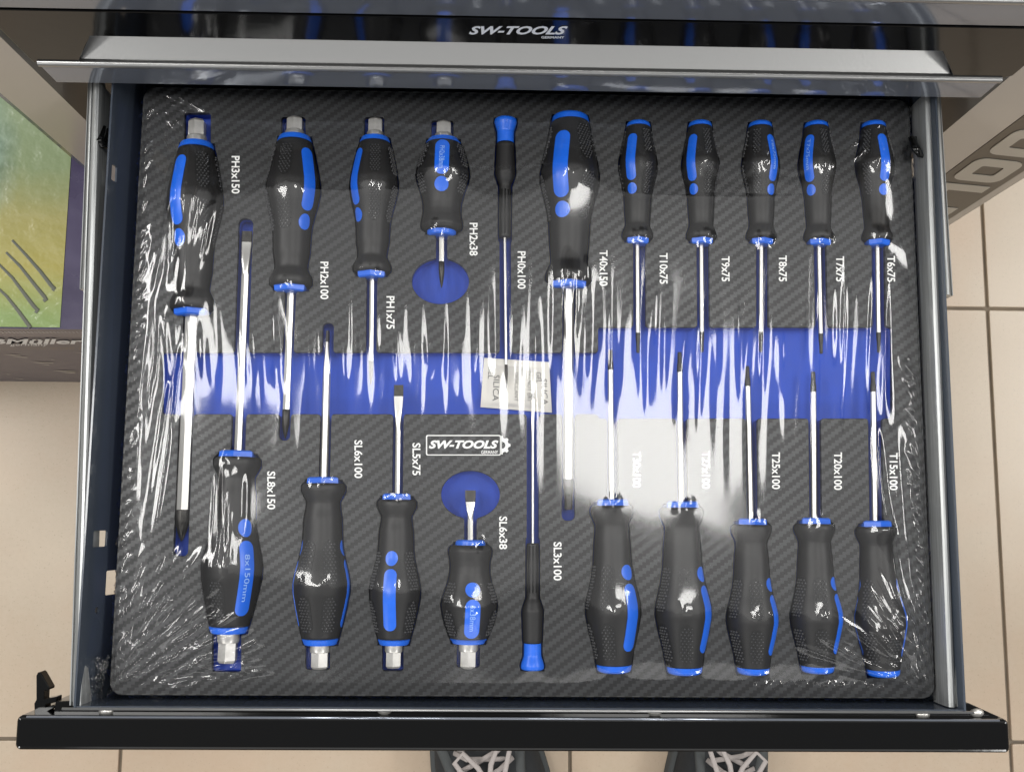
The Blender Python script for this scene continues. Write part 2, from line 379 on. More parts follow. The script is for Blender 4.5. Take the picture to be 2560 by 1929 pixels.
# front inner wall with a white folded rim, ledge, front bar
b = MB(); b.box(XL, XR, YB, YB + .0012, ZD, ZR - .0006); b.build("front_wall", MDW, dr)
b = MB(); b.tube([(XL - .008, YB - .0004, ZR - .0004), (XR + .006, YB - .0004, ZR - .0004)], .0009, 8); b.build("folded_rim", MSG, dr, smooth=True)
b = MB()
pl = [P(135, 1785, .010), P(140, 1752, .010), P(178, 1750, .010), P(240, 1774, .010), P(2350, 1779, .010), P(2378, 1757, .010), P(2421, 1756, .010), P(2508, 1795, .010), P(2508, 1830, .010), P(70, 1830, .010), P(70, 1790, .010)]
b.prism([(p[0], p[1]) for p in pl][::-1], .004, .0108, .0006); b.build("ledge", MBG, dr, smooth=True, auto=10)
yb0, yb1 = P(1280, 1878, .018)[1], P(1280, 1792, .018)[1]
xb0, xb1 = P(38, 1835, .018)[0], P(2525, 1835, .018)[0]
b = MB(); b.prism(rrect(xb0, xb1, yb0, yb1, .0035, 5), -.075, .018, .0022); b.build("front_bar", MBG, dr, smooth=True, auto=10)
b = MB(); b.tube([(xb0 + .006, yb1 - .0008, .0176), (xb1 - .006, yb1 - .0008, .0176)], .0008, 6); b.build("bead", MGG, dr, smooth=True)
for (u, v) in ((264, 1777), (961, 1775), (1637, 1779), (2308, 1785), (2443, 1781)):
    p = P(u, v, .0115); bb = MB(); rings = []
    for a in (0, 15, 40, 65, 85):
        r = .0046 * math.cos(math.radians(a)); h = .0022 * math.sin(math.radians(a))
        rings.append([(p[0] + r * math.cos(t), p[1] + .6 * r * math.sin(t), .0108 + h) for t in np.linspace(0, 2 * math.pi, 16, endpoint=False)])
    bb.loft(rings); bb.build("rivet", MNK, dr, smooth=True)
# slides
def slide(u0a, u0b, v0, u1a, u1b, v1, z, h, name, prof, yext=0.0):
    A0, A1 = P(u0a, v0, z), P(u1a, v1, z); B0, B1 = P(u0b, v0, z), P(u1b, v1, z)
    if yext:
        s = yext / (A0[1] - A1[1]); A0 = A0 + (A0 - A1) * s; B0 = B0 + (B0 - B1) * s
    rings = []
    for A, B in ((A0, B0), (A1, B1)):
        rings.append([(A[0] + (B[0] - A[0]) * t, A[1], z + h * d) for t, d in prof])
    b = MB(); b.loft(rings); return b.build(name, MSL, dr, smooth=True, auto=25)
tubeprof = [(0, -.35), (0, -.03), (.04, 0), (.13, .005), (.16, -.03), (.24, -.03), (.27, .005), (.40, .03), (.55, .045), (.72, .045), (.86, .03), (.95, -.02), (1, -.10), (1, -.35)]
rp = [(1 - t, d) for t, d in tubeprof][::-1]
slide(226, 254, 210, 172, 210, 1762, .012, .05, "slide_rail", tubeprof)
slide(2305, 2334, 240, 2365, 2397, 1765, .012, .05, "slide_rail", rp)
o = slide(219, 238, 210, 198, 226, 722, .006, .05, "outer_rail", tubeprof, .1); o["label"] = "shorter outer rail reaching halfway along the drawer"
o = slide(2334, 2352, 240, 2357, 2384, 738, .006, .05, "outer_rail", rp, .1); o["label"] = "shorter outer rail reaching halfway along the drawer"
# bent stop clips
for s, pts in ((-1, [(293, 318), (285, 352), (298, 368), (306, 340), (300, 322)]), (1, [(2280, 345), (2290, 372), (2302, 388), (2292, 360), (2284, 340)])):
    b = MB(); q = [P(u, v, .006 + .007 * math.sin(i * 1.3)) for i, (u, v) in enumerate(pts)]
    # smooth the clip into a curled strap
    cr = []
    for i in range(len(q) - 1):
        for t_ in np.linspace(0, 1, 5, endpoint=False): cr.append(q[i] * (1 - t_) + q[i + 1] * t_)
    if s < 0: cr = [p + np.array([-.010, 0, 0]) for p in cr]
    b.tube(cr, .0028, 10, .5); b.build("stop_clip", MBG, dr, smooth=True)
# black hooked latch plate at the front left
hp = [(500, 265), (520, 222), (548, 215), (572, 235), (682, 430), (675, 460), (612, 470), (606, 588), (775, 556), (782, 572), (775, 630), (632, 665), (625, 700), (700, 680), (770, 684), (765, 700), (640, 770), (560, 800), (478, 800), (470, 650), (500, 600)]
q = [P(a / 5.53, 1640 + c / 5.53, .004) for a, c in hp]
b = MB(); b.prism([(p[0], p[1]) for p in q][::-1], -.004, .004, .0005); b.build("latch_hook", MBG, dr)

# ------------------------------------------------------------------ screwdrivers: data
PA = ([0, .03, .045, .13, .22, .31, .37, .44, .52, .58, .64, .71, .77, .825, .87, .905, .935, .975, 1], [.60, .63, .66, .78, .89, .985, 1, .93, .81, .73, .69, .675, .66, .60, .58, .69, .775, .77, .62])
PT = ([0, .01, .03, .05, .13, .24, .34, .40, .46, .52, .58, .64, .71, .77, .83, .87, .905, .94, .975, 1], [.59, .62, .635, .645, .71, .87, .99, .98, .90, .80, .73, .685, .665, .645, .605, .60, .70, .78, .775, .61])
PS = ([0, .03, .05, .12, .19, .28, .38, .47, .56, .63, .70, .77, .83, .88, .93, .97, 1], [.60, .63, .67, .76, .85, .94, 1, .93, .82, .75, .70, .69, .71, .75, .775, .72, .56])
PP = ([0, .012, .03, .05, .09, .20, .22, .23, .50, .66, .74, .78, .80, .985, 1], [1.0, 1.13, 1.16, 1.12, .92, .80, .88, .90, .94, 1.0, .80, .62, .60, .60, .50])
PA = PA if True else 0
prof = {'A': PA, 'T': PT, 'S': PS}
def precision_profile(): return ([0, .01, .035, .06, .11, .20, .212, .225, .38, .46, .52, .56, .98, 1], [1.04, 1.12, 1.14, 1.06, .86, .85, .86, .90, .96, 1.0, .80, .60, .585, .52])
prof['P'] = precision_profile()
# name, type, butt px, ferrule px, max width px, tip px, shaft width px, tip kind, tip width px, inlay angle (deg, + = +x side of picture), cap top px len, text on inlay
D = [
 dict(s='PH3x150', k='A', b=(492, 361), f=(480, 782), w=138, t=(454, 1352), sw=30, tip='PH', roll=-28, cap=62, txt=None, first="first tool from the left in the upper row, hex-bolstered"),
 dict(s='PH2x100', k='A', b=(737, 344), f=(727, 723), w=134, t=(713, 1096), sw=17, tip='PH', roll=48, cap=50, txt=None),
 dict(s='PH1x75', k='A', b=(938, 347), f=(930, 688), w=119, t=(927, 965), sw=11, tip='PH', roll=-52, cap=50, txt=None),
 dict(s='PH2x38', k='S', b=(1109, 351), f=(1104, 583), w=132, t=(1104, 720), sw=13, tip='PH', roll=0, cap=46, txt='PH2x38mm'),
 dict(s='PH0x100', k='P', b=(1264, 298), f=(1262, 597), w=50, t=(1266, 975), sw=7, tip='PH', roll=0, cap=0, txt=None),
 dict(s='T40x150', k='T', b=(1426, 290), f=(1422, 714), w=146, t=(1421, 1274), sw=24, tip='TX', roll=-24, cap=0, txt=None),
 dict(s='T10x75', k='T', b=(1596, 307), f=(1593, 603), w=94, t=(1595, 882), sw=11, tip='TX', roll=-32, cap=0, txt=None),
 dict(s='T9x75', k='T', b=(1750, 307), f=(1753, 604), w=92, t=(1755, 880), sw=11, tip='TX', roll=-43, cap=0, txt=None),
 dict(s='T8x75', k='T', b=(1900, 308), f=(1903, 605), w=92, t=(1902, 880), sw=11, tip='TX', roll=33, cap=0, txt='T8x75mm'),
 dict(s='T7x75', k='T', b=(2040, 308), f=(2047, 607), w=92, t=(2053, 884), sw=11, tip='TX', roll=-46, cap=0, txt='T7x75mm'),
 dict(s='T6x75', k='T', b=(2183, 308), f=(2193, 608), w=93, t=(2197, 881), sw=11, tip='TX', roll=13, cap=0, txt=None),
 dict(s='SL8x150', k='A', b=(572, 1580), f=(595, 1136), w=150, t=(618, 578), sw=19, tip='SL', tw=26, roll=43, cap=72, txt='8x150mm'),
 dict(s='SL6x100', k='A', b=(801, 1609), f=(810, 1202), w=140, t=(820, 828), sw=20, tip='SL', tw=6, roll=88, cap=58, txt=None),
 dict(s='SL5x75', k='A', b=(985, 1609), f=(993, 1243), w=125, t=(997, 962), sw=13, tip='SL', tw=24, roll=-8, cap=56, txt=None),
 dict(s='SL6x38', k='S', b=(1171, 1606), f=(1176, 1358), w=139, t=(1176, 1225), sw=14, tip='SL', tw=27, roll=9, cap=60, txt='6x38mm'),
 dict(s='SL3x100', k='P', b=(1331, 1673), f=(1332, 1354), w=52, t=(1332, 983), sw=7, tip='SL', tw=8, roll=0, cap=0, txt=None),
 dict(s='T30x100', k='T', b=(1535, 1679), f=(1529, 1257), w=136, t=(1526, 874), sw=14.5, tip='TX', roll=40, cap=0, txt=None),
 dict(s='T27x100', k='T', b=(1711, 1684), f=(1703, 1262), w=138, t=(1699, 880), sw=14.5, tip='TX', roll=56, cap=0, txt=None),
 dict(s='T25x100', k='T', b=(1882, 1684), f=(1877, 1305), w=126, t=(1868, 915), sw=14.5, tip='TX', roll=58, cap=0, txt=None),
 dict(s='T20x100', k='T', b=(2043, 1680), f=(2035, 1303), w=127, t=(2033, 929), sw=14.5, tip='TX', roll=56, cap=0, txt=None),
 dict(s='T15x100', k='T', b=(2208, 1689), f=(2187, 1310), w=125, t=(2182, 929), sw=14.5, tip='TX', roll=72, cap=0, txt=None),
]
LOOK = {
 'PH3x150': 'large thick-shafted cross-head screwdriver, far left of the top row, beside the print PH3x150',
 'PH2x100': 'black screwdriver, blue stripe on its right side, second in the top row, beside PH2x100',
 'PH1x75': 'slim cross-head screwdriver with steel cap, third in the top row, beside PH1x75',
 'PH2x38': 'stubby cross-head screwdriver pointing into the upper round blue cutout, beside PH2x38',
 'PH0x100': 'thin precision screwdriver with blue swivel cap in the top row, beside PH0x100',
 'T40x150': 'largest star-tip screwdriver with wide blue stripe, middle of the top row, beside T40x150',
 'T10x75': 'small star-tip screwdriver just right of the largest one, beside the print T10x75',
 'T9x75': 'small star-tip screwdriver with blue stripe on its left, beside the print T9x75',
 'T8x75': 'small star-tip screwdriver with blue stripe on its right, beside the print T8x75',
 'T7x75': 'small star-tip screwdriver, second from the right in the top row, beside T7x75',
 'T6x75': 'small star-tip screwdriver with central blue stripe, top right of the tray, beside T6x75',
 'SL8x150': 'largest flat-blade screwdriver, far left of the bottom row, beside the print SL8x150',
 'SL6x100': 'flat-blade screwdriver with only black grip pads on top, second in the bottom row',
 'SL5x75': 'flat-blade screwdriver with central blue stripe and dot, third in the bottom row, beside SL5x75',
 'SL6x38': 'stubby flat-blade screwdriver pointing into the lower round blue cutout, beside SL6x38',
 'SL3x100': 'thin precision screwdriver with blue swivel cap in the bottom row, beside SL3x100',
 'T30x100': 'large star-tip screwdriver, blue stripe facing right, bottom row, beside the print T30x100',
 'T27x100': "large star-tip screwdriver under the bright glare, fourth from the bottom row's right end",
 'T25x100': 'medium star-tip screwdriver, third from the right end of the bottom row, beside T25x100',
 'T20x100': 'medium star-tip screwdriver, second from the right end of the bottom row, beside T20x100',
 'T15x100': 'medium star-tip screwdriver in the bottom right corner of the tray, beside T15x100',
}
ZA = -.003
def prep(d):
    b, f, t = P(*d['b'], ZA), P(*d['f'], ZA), P(*d['t'], ZA)
    ax = (f - b)[:2]; Lh = np.hypot(*ax); ax = ax / Lh
    rz = math.atan2(ax[1], ax[0]) - math.pi / 2            # local +y along the axis
    lat = np.array([ax[1], -ax[0]])                        # local +x
    tl = (t - b)[:2]; d['tip_l'] = (float(tl @ lat), float(tl @ ax))
    um = (d['b'][0] + d['f'][0]) / 2; vm = (d['b'][1] + d['f'][1]) / 2
    sc_ = np.linalg.norm(P(um + 1, vm, ZA) - P(um, vm, ZA)); d['m'] = sc_
    d['R'] = d['w'] * sc_ / 2; d['L'] = Lh; d['o'] = b; d['rz'] = rz; d['ax'] = ax; d['lat'] = lat
    xs, ys = prof[d['k']]; tt = np.linspace(0, 1, 401); r = np.interp(tt, xs, ys)
    kern = np.hanning(11 if d['k'] != 'P' else 7); kern /= kern.sum(); rp_ = np.convolve(np.pad(r, len(kern) // 2, mode='edge'), kern, 'valid')
    rp_[:3] = r[:3]; rp_[-3:] = r[-3:]
    d['rt'] = lambda y, rp_=rp_, tt=tt, d=d: np.interp(np.asarray(y) / d['L'], tt, rp_) * d['R']
    d['sgn'] = 1 if ax[1] < 0 else -1                      # picture-right = local -x when the axis points down
    return d
for d in D: prep(d)

# ------------------------------------------------------------------ foam tray outline from distance fields (photo pixels on the tray plane)
gs = 2.0
U, V = np.meshgrid(np.arange(380, 2320, gs), np.arange(240, 1720, gs))
def smin(a, b, k=7.0):
    h = np.clip(.5 + .5 * (b - a) / k, 0, 1); return b * (1 - h) + a * h - k * h * (1 - h)
def sd_box(u0, u1, v0, v1, r=8):
    cx, cy = (u0 + u1) / 2, (v0 + v1) / 2; qx = abs(U - cx) - (u1 - u0) / 2 + r; qy = abs(V - cy) - (v1 - v0) / 2 + r
    return np.hypot(np.maximum(qx, 0), np.maximum(qy, 0)) + np.minimum(np.maximum(qx, qy), 0) - r
def sd_seg(a, b, r):
    a = np.array(a, float); b = np.array(b, float); d = b - a; t = np.clip(((U - a[0]) * d[0] + (V - a[1]) * d[1]) / (d @ d), 0, 1)
    return np.hypot(U - a[0] - t * d[0], V - a[1] - t * d[1]) - r
def sd_slot(a, b, w, r=7):   # square-ended slot
    a = np.array(a, float); b = np.array(b, float); d = b - a; Ln = np.hypot(*d); d /= Ln
    s = (U - a[0]) * d[0] + (V - a[1]) * d[1]; l = (U - a[0]) * d[1] - (V - a[1]) * d[0]
    qx = abs(l) - w / 2 + r; qy = abs(s - Ln / 2) - Ln / 2 + r
    return np.hypot(np.maximum(qx, 0), np.maximum(qy, 0)) + np.minimum(np.maximum(qx, qy), 0) - r
def sd_ell(c, rx, ry):
    q = np.hypot((U - c[0]) / rx, (V - c[1]) / ry); return (q - 1) * min(rx, ry)
S = np.full(U.shape, 1e3)
S = smin(S, sd_box(404, 1500, 880, 1036))
S = smin(S, sd_box(1494, 2232, 817, 1047))
for d in D:
    a = np.array(d['b'], float); f_ = np.array(d['f'], float); e = f_ - a; Ln = np.hypot(*e); e /= Ln
    s = (U - a[0]) * e[0] + (V - a[1]) * e[1]; l = abs((U - a[0]) * e[1] - (V - a[1]) * e[0])
    hw = d['rt'](np.clip(s / Ln, 0, 1) * d['L']) / d['m']
    S = smin(S, np.maximum(l - hw - 4.5, np.maximum(-s - 5, s - Ln - 5)), 4)
for a in [(460, 528, 281, 375), (702, 765, 291, 360), (909, 962, 291, 365), (1077, 1135, 300, 370), (529, 604, 1575, 1680), (762, 826, 1600, 1675), (954, 1010, 1600, 1678), (1140, 1201, 1600, 1670)]:
    S = smin(S, sd_box(*a), 4)
S = smin(S, sd_slot((477, 770), (451, 1391), 39, 14)); S = smin(S, sd_slot((615, 545), (594, 1140), 39, 16))
S = smin(S, sd_slot((727, 715), (710, 1102), 31, 14)); S = smin(S, sd_slot((821, 806), (810, 1210), 31, 14))
S = smin(S, sd_slot((930, 680), (927, 900), 30)); S = smin(S, sd_slot((996, 1020), (993, 1250), 30))
S = smin(S, sd_slot((1104, 580), (1104, 700), 31)); S = smin(S, sd_slot((1176, 1230), (1176, 1365), 34))
S = smin(S, sd_slot((1263, 590), (1264, 900), 31)); S = smin(S, sd_slot((1332, 1020), (1332, 1360), 33))
S = smin(S, sd_slot((1423, 700), (1421, 1302), 36, 14))
for a, c, w_ in (((1599, 600), (1599, 840), 34), ((1757, 600), (1759, 840), 34), ((1906, 600), (1906, 840), 33), ((2050, 600), (2055, 840), 34), ((2196, 600), (2199, 840), 36),
                 ((1531, 1030), (1532, 1262), 30), ((1703, 1030), (1707, 1268), 30), ((1879, 1030), (1883, 1310), 32), ((2037, 1030), (2040, 1308), 34), ((2188, 1030), (2192, 1315), 38)):
    S = smin(S, sd_slot(a, c, w_))
S = smin(S, sd_ell((1101, 703), 73, 58), 5); S = smin(S, sd_ell((1176, 1236), 75, 61), 5)
def contours(S):
    ny, nx = S.shape; pos = S > 0; seg = {}
    a = pos[:-1, :-1]; b = pos[:-1, 1:]; c = pos[1:, 1:]; d = pos[1:, :-1]
    code = a * 1 + b * 2 + c * 4 + d * 8
    tb = {1: [(3, 0)], 2: [(0, 1)], 3: [(3, 1)], 4: [(1, 2)], 5: [(3, 2), (1, 0)], 6: [(0, 2)], 7: [(3, 2)], 8: [(2, 3)], 9: [(2, 0)], 10: [(2, 1), (0, 3)], 11: [(2, 1)], 12: [(1, 3)], 13: [(1, 0)], 14: [(0, 3)]}
    js, is_ = np.nonzero((code > 0) & (code < 15)); nxt = {}
    def key(j, i, e): return ('h', j, i) if e == 0 else ('v', j, i + 1) if e == 1 else ('h', j + 1, i) if e == 2 else ('v', j, i)
    for j, i in zip(js, is_):
        for e0, e1 in tb[int(code[j, i])]: nxt[key(j, i, e0)] = key(j, i, e1)
    def pt(k):
        t, j, i = k
        if t == 'h': s0, s1 = S[j, i], S[j, i + 1]; q = s0 / (s0 - s1); return (U[j, i] + q * gs, V[j, i])
        s0, s1 = S[j, i], S[j + 1, i]; q = s0 / (s0 - s1); return (U[j, i], V[j, i] + q * gs)
    loops = []
    while nxt:
        k0 = next(iter(nxt)); k = k0; lp = []
        while k in nxt: lp.append(pt(k)); k = nxt.pop(k)
        if len(lp) > 12: loops.append(np.array(lp))
    return loops
def rdp(p, eps):
    keep = np.zeros(len(p), bool); keep[0] = keep[-1] = True; st = [(0, len(p) - 1)]
    while st:
        a, b = st.pop()
        if b - a < 2: continue
        e = p[b] - p[a]; q = p[a + 1:b] - p[a]; Ln = np.hypot(*e)
        dd = np.hypot(q[:, 0], q[:, 1]) if Ln < 1e-9 else abs(q[:, 0] * e[1] - q[:, 1] * e[0]) / Ln
        i = int(dd.argmax())
        if dd[i] > eps: keep[a + 1 + i] = True; st += [(a, a + 1 + i), (a + 1 + i, b)]
    return p[keep]
W2, H2 = .2600, .19855
loops = []
for lp in contours(S):
    h = len(lp) // 2; lp = np.concatenate([rdp(lp[:h + 1], .35)[:-1], rdp(np.vstack([lp[h:], lp[:1]]), .35)[:-1]])
    loops.append([(p[0], p[1]) for p in Parr(lp)])
tray = thing("foam_tray", "black carbon-weave foam insert with blue cutouts lying in the open drawer", "foam tray", (0, 0, -.034))
def TL(o):
    for v in o.data.vertices: v.co.z += .034
    return o
outer = rrect(-W2, W2, -H2, H2, .008, 6)
v, f = fill2d(outer, loops, .004, .0004); TL(mobj("top_skin", v, f, MW, tray))
v, f = fill2d(rrect(-W2 + .0005, W2 - .0005, -H2 + .0005, H2 - .0005, .008, 6), loops, .0075); v[:, 2] -= .00405; TL(mobj("blue_layer", v, f, MBF, tray))
b = MB(); b.prism(rrect(-W2 + .0005, W2 - .0005, -H2 + .0005, H2 - .0005, .008, 6), -.034, -.0116); TL(b.build("blue_base", MBF, tray))
# size prints, reading downwards
LB = [("PH3x150", 589, 437, 94), ("SL8x150", 678, 1225, 95), ("PH2x100", 811, 701, 94), ("PH1x75", 976, 781, 82), ("PH2x38", 1184, 598, 82), ("PH0x100", 1304, 675, 94), ("T40x150", 1509, 670, 89),
      ("T10x75", 1659, 671, 77), ("T9x75", 1814, 672, 63), ("T8x75", 1957, 671, 65), ("T7x75", 2100, 672, 63), ("T6x75", 2228, 672, 65), ("SL6x100", 896, 1147, 95), ("SL5x75", 1041, 1147, 81),
      ("SL6x38", 1258, 1331, 82), ("SL3x100", 1394, 1402, 96), ("T30x100", 1592, 1173, 90), ("T27x100", 1765, 1174, 93), ("T25x100", 1940, 1176, 92), ("T20x100", 2095, 1177, 94), ("T15x100", 2234, 1178, 93)]
for s, u, v_, ln in LB:
    c = P(u, v_, .00025); ex = P(u, v_ + ln / 2, .00025) - P(u, v_ - ln / 2, .00025); ey = P(u + 10.5, v_, .00025) - P(u - 10, v_, .00025)
    TL(print_on("size_print", s, lambda a, b, c=c, ex=ex, ey=ey: c + ex * a + ey * b, MWT, tray, bold=.02))
def flat(u0, u1, v0, v1, z=.00025):
    A, B, D_ = P(u0, v1, z), P(u1, v1, z), P(u0, v0, z); return lambda a, b: A + (B - A) * (a + .5) + (D_ - A) * (b + .5)
TL(print_on("brand_print", "SW-TOOLS", flat(1072, 1246, 1100, 1121), MWT, tray, bold=.045, shear=.3))
TL(print_on("brand_print", "GERMANY", flat(1203, 1245, 1125.5, 1134), MWT, tray, bold=.015))
fr = [[(p[0], p[1]) for p in Parr(rrect(1065, 1252, 1087, 1138, 4, 4))], [(p[0], p[1]) for p in Parr(rrect(1068, 1250, 1089.6, 1135.6, 3, 4))]]
v, f = fill2d(fr[0], [fr[1]], .0003); v[:, 2] += .0004; TL(mobj("logo_frame", v, f, MWT, tray))
gp = []
for i in range(61):
    a = -math.pi / 2 + math.pi * i / 60; tooth = .5 + .5 * math.tanh(6 * math.cos(a * 8)); r = 18.5 + 4.5 * tooth; gp.append((1253 + r * math.cos(a), 1112.5 + r * math.sin(a)))
gi = [(1254.5 + 9 * math.cos(a), 1112.5 + 9 * math.sin(a)) for a in np.linspace(-math.pi / 2, math.pi / 2, 16)]
v, f = fill2d([(p[0], p[1]) for p in Parr(gp)], [[(p[0], p[1]) for p in Parr(gi)]], .0003); v[:, 2] += .0004; TL(mobj("logo_gear", v, f, MWT, tray))

# ------------------------------------------------------------------ screwdrivers: geometry
def lathe(b, ys, rs, cx=lambda y: 0.0, k=24, sec=None):
    rings = []
    for y, r in zip(ys, rs):
        rings.append([(cx(y) + r * (sec(t, y) if sec else 1) * math.sin(t), y, r * (sec(t, y) if sec else 1) * math.cos(t)) for t in np.linspace(0, 2 * math.pi, k, endpoint=False)])
    b.loft(rings[::-1])
def hexsec(t, y=0):  # unit apothem-normalised hexagon radius
    a = (t % (math.pi / 3)) - math.pi / 6; return .93 / math.cos(a) * .98
def build_driver(d):
    root = thing("screwdriver", LOOK[d['s']], "screwdriver", (d['o'][0], d['o'][1], ZA), d['rz'], "screwdrivers in the foam tray")
    Lh, R, rt, k = d['L'], d['R'], d['rt'], d['k']
    def surf(y, th, off=0.0):
        r = float(rt(y)) + off; return (r * math.sin(th), y, r * math.cos(th))
    big = d['w'] > 120
    cap_end = {'A': .035, 'S': .045, 'T': .045, 'P': .205}[k] * Lh
    fer = Lh * (.985 if k != 'P' else .99)
    ys = np.concatenate([[cap_end], np.linspace(cap_end + .0004, fer - .0004, 70), [fer]]); rs = rt(ys).copy(); rs[0] -= .0006; rs[-1] *= .93
    b = MB(); lathe(b, ys, rs, k=40)
    b.build("handle", MBK, root, smooth=True, auto=50)
    # blue end cap / collar
    b = MB()
    if k in 'AS': yy = [-.0002, .0006, .0016, cap_end - .0004, cap_end + .0001]; r_ = [float(rt(0)) * .93, float(rt(0)) * .985, float(rt(0)) * 1.02, float(rt(cap_end)) * 1.015, float(rt(cap_end)) * .97]
    elif k == 'T': yy = np.concatenate([[0, .0004, .001], np.linspace(.002, cap_end, 8)]); r_ = np.concatenate([[float(rt(0)) * .80, float(rt(0)) * .92, float(rt(.001)) * .97], rt(np.linspace(.002, cap_end, 8))])
    else: yy = np.linspace(0, cap_end, 24); r_ = rt(yy).copy(); r_[0] *= .9
    lathe(b, yy, r_, k=36); b.build("end_cap", MBL, root, smooth=True, auto=50)
    sl = k
    if k != 'P':
        # blue bolster ring at the shaft end
        rf = float(rt(Lh * .985)) * .86; b = MB(); lathe(b, [Lh * .975, Lh * .988, Lh + .0016, Lh + .0024], [rf, rf, rf * .98, rf * .86], k=36 if k != 'T' else 24, sec=hexsec if k in 'AT' else None)
        b.build("bolster", MBL, root, smooth=True, auto=25)
    if k in 'AS':   # striking cap: collar then hexagon
        cw = d['cap'] * d['m']; rc = float(rt(0)) * (.56 if k == 'S' else .60); b = MB()
        lathe(b, [0, -cw * .28, -cw * .34], [rc, rc, rc * .93], k=28); b.build("strike_collar", MNK, root, smooth=True, auto=30)
        b = MB(); lathe(b, [-cw * .30, -cw * .93, -cw * 1.02], [rc * .86, rc * .86, rc * .70], k=24, sec=hexsec); b.build("strike_cap", MNK, root, smooth=True, auto=20)
    # inlays
    sg = -d['sgn']; ro = math.radians(d['roll']) * (-d['sgn'])
    # picture-right is local -x for downward tools, +x for upward ones
    ro = math.radians(d['roll']) * (-1 if d['ax'][1] < 0 else 1)
    d['ro'] = ro
    def patch(y0, y1, th0, hw, off, m, name, nA=26, nB=8, endr=None, waist=None, ell=False):
        vs, fs = [], []; er = endr or hw
        for i in range(nA + 1):
            a = i / nA; y = y0 + (y1 - y0) * (.5 - .5 * math.cos(a * math.pi))
            dd = min(y - y0, y1 - y); w_ = hw * math.sqrt(max(0, 1 - ((er - dd) / er) ** 2)) if dd < er else hw
            w_ = max(w_, 1e-5)
            if waist: w_ *= waist(y)
            r = float(rt(y))
            for jj in range(-1, nB + 2):
                t_ = min(max(jj, 0), nB) / nB * 2 - 1; o_ = off if 0 <= jj <= nB else -.0003
                vs.append(surf(y, th0 + t_ * w_ / r, o_ if 0 < i < nA else -.0002))
        n_ = nB + 3
        fs = [(i * n_ + q, i * n_ + q + 1, (i + 1) * n_ + q + 1, (i + 1) * n_ + q) for i in range(nA) for q in range(n_ - 1)]
        return mobj(name, vs, fs, m, root, smooth=True, auto=50)
    if k != 'P':
        hwi = R * (.25 if k == 'A' else .265 if k == 'S' else .265 if big else .26)
        s0, s1, c0, c1 = {'A': (.10, .515, .535, .635), 'T': (.13, .525, .545, .635), 'S': (.065, .455, .475, .62)}[k]
        for flip in (0, math.pi):
            th = ro + flip
            if math.cos(th) < -.45: continue
            patch(s0 * Lh, s1 * Lh, th, hwi, .00035, MBL, "inlay_strip", endr=hwi)
            patch(c0 * Lh, c1 * Lh, th, hwi * .98, .00035, MBL, "inlay_dot", nA=16, endr=(c1 - c0) * Lh / 2)
            if d['txt'] and flip == 0:
                yc = (.31 if k == 'A' else .30 if k == 'T' else .27) * Lh; ln = .26 * Lh; hh = hwi * .75; sgy = 1 if d['ax'][1] < 0 else -1
                def fn(a, bb): y = yc + sgy * a * ln; return surf(y, th - sgy * bb * hh / float(rt(yc)), .00055)
                print_on("size_mark", d['txt'], fn, MIN, root)
        # grip pads: raised outline plus pyramidal studs
        for dth in (60, 120, 240, 300):
            th = ro + math.radians(dth)
            if math.cos(th) < -.25: continue
            for a0, a1 in ((.075, .30), (.365, .635)) if k != 'S' else ((.07, .34), (.40, .62)):
                y0, y1 = a0 * Lh, a1 * Lh; hw = R * .27
                patch(y0, y1, th, hw, .00022, MPAD, "grip_pad", nA=16, nB=6)
                bb = MB(); st = .0023 if big else .0019; ny = int((y1 - y0 - .002) / (st * .8))
                for q in range(ny + 1):
                    y = y0 + .0014 + q * st * .8; dd = min(y - y0, y1 - y)
                    w_ = hw * math.sqrt(max(0, 1 - ((hw - dd) / hw) ** 2)) if dd < hw else hw
                    nx_ = int((w_ - .0008) / st + .5)
                    for s_ in range(-nx_, nx_ + 1):
                        xx = (s_ + (.5 if q % 2 else 0)) * st
                        if abs(xx) > w_ - .0007: continue
                        r = float(rt(y)); t0 = th + xx / r; e = .00082; et = e / r
                        bb.add([surf(y - e, t0, 0), surf(y, t0 + et, 0), surf(y + e, t0, 0), surf(y, t0 - et, 0),
                                surf(y - e * .4, t0 + 0, .0011), surf(y, t0 + et * .4, .0011), surf(y + e * .4, t0, .0011), surf(y, t0 - et * .4, .0011)],
                               [(0, 1, 5, 4), (1, 2, 6, 5), (2, 3, 7, 6), (3, 0, 4, 7), (4, 5, 6, 7)])
                if bb.f: bb.build("grip_studs", MSTUD, root, kind="stuff")
    else:
        for th in (-1.1, -.55, 0, .55, 1.1):  # flutes on the precision handle
            bb = MB(); bb.tube([surf(.60 * Lh, th, -.0001), surf(.97 * Lh, th, -.0001)], .00045, 6); bb.build("flute", MPAD, root, smooth=True)
    # shaft and tip
    tx, ty = d['tip_l']; y0 = Lh - .001; sr = d['sw'] * d['m'] / 2
    cx = lambda y: tx * (y - Lh) / (ty - Lh)
    Lt = ty - Lh; tk = d['tip']
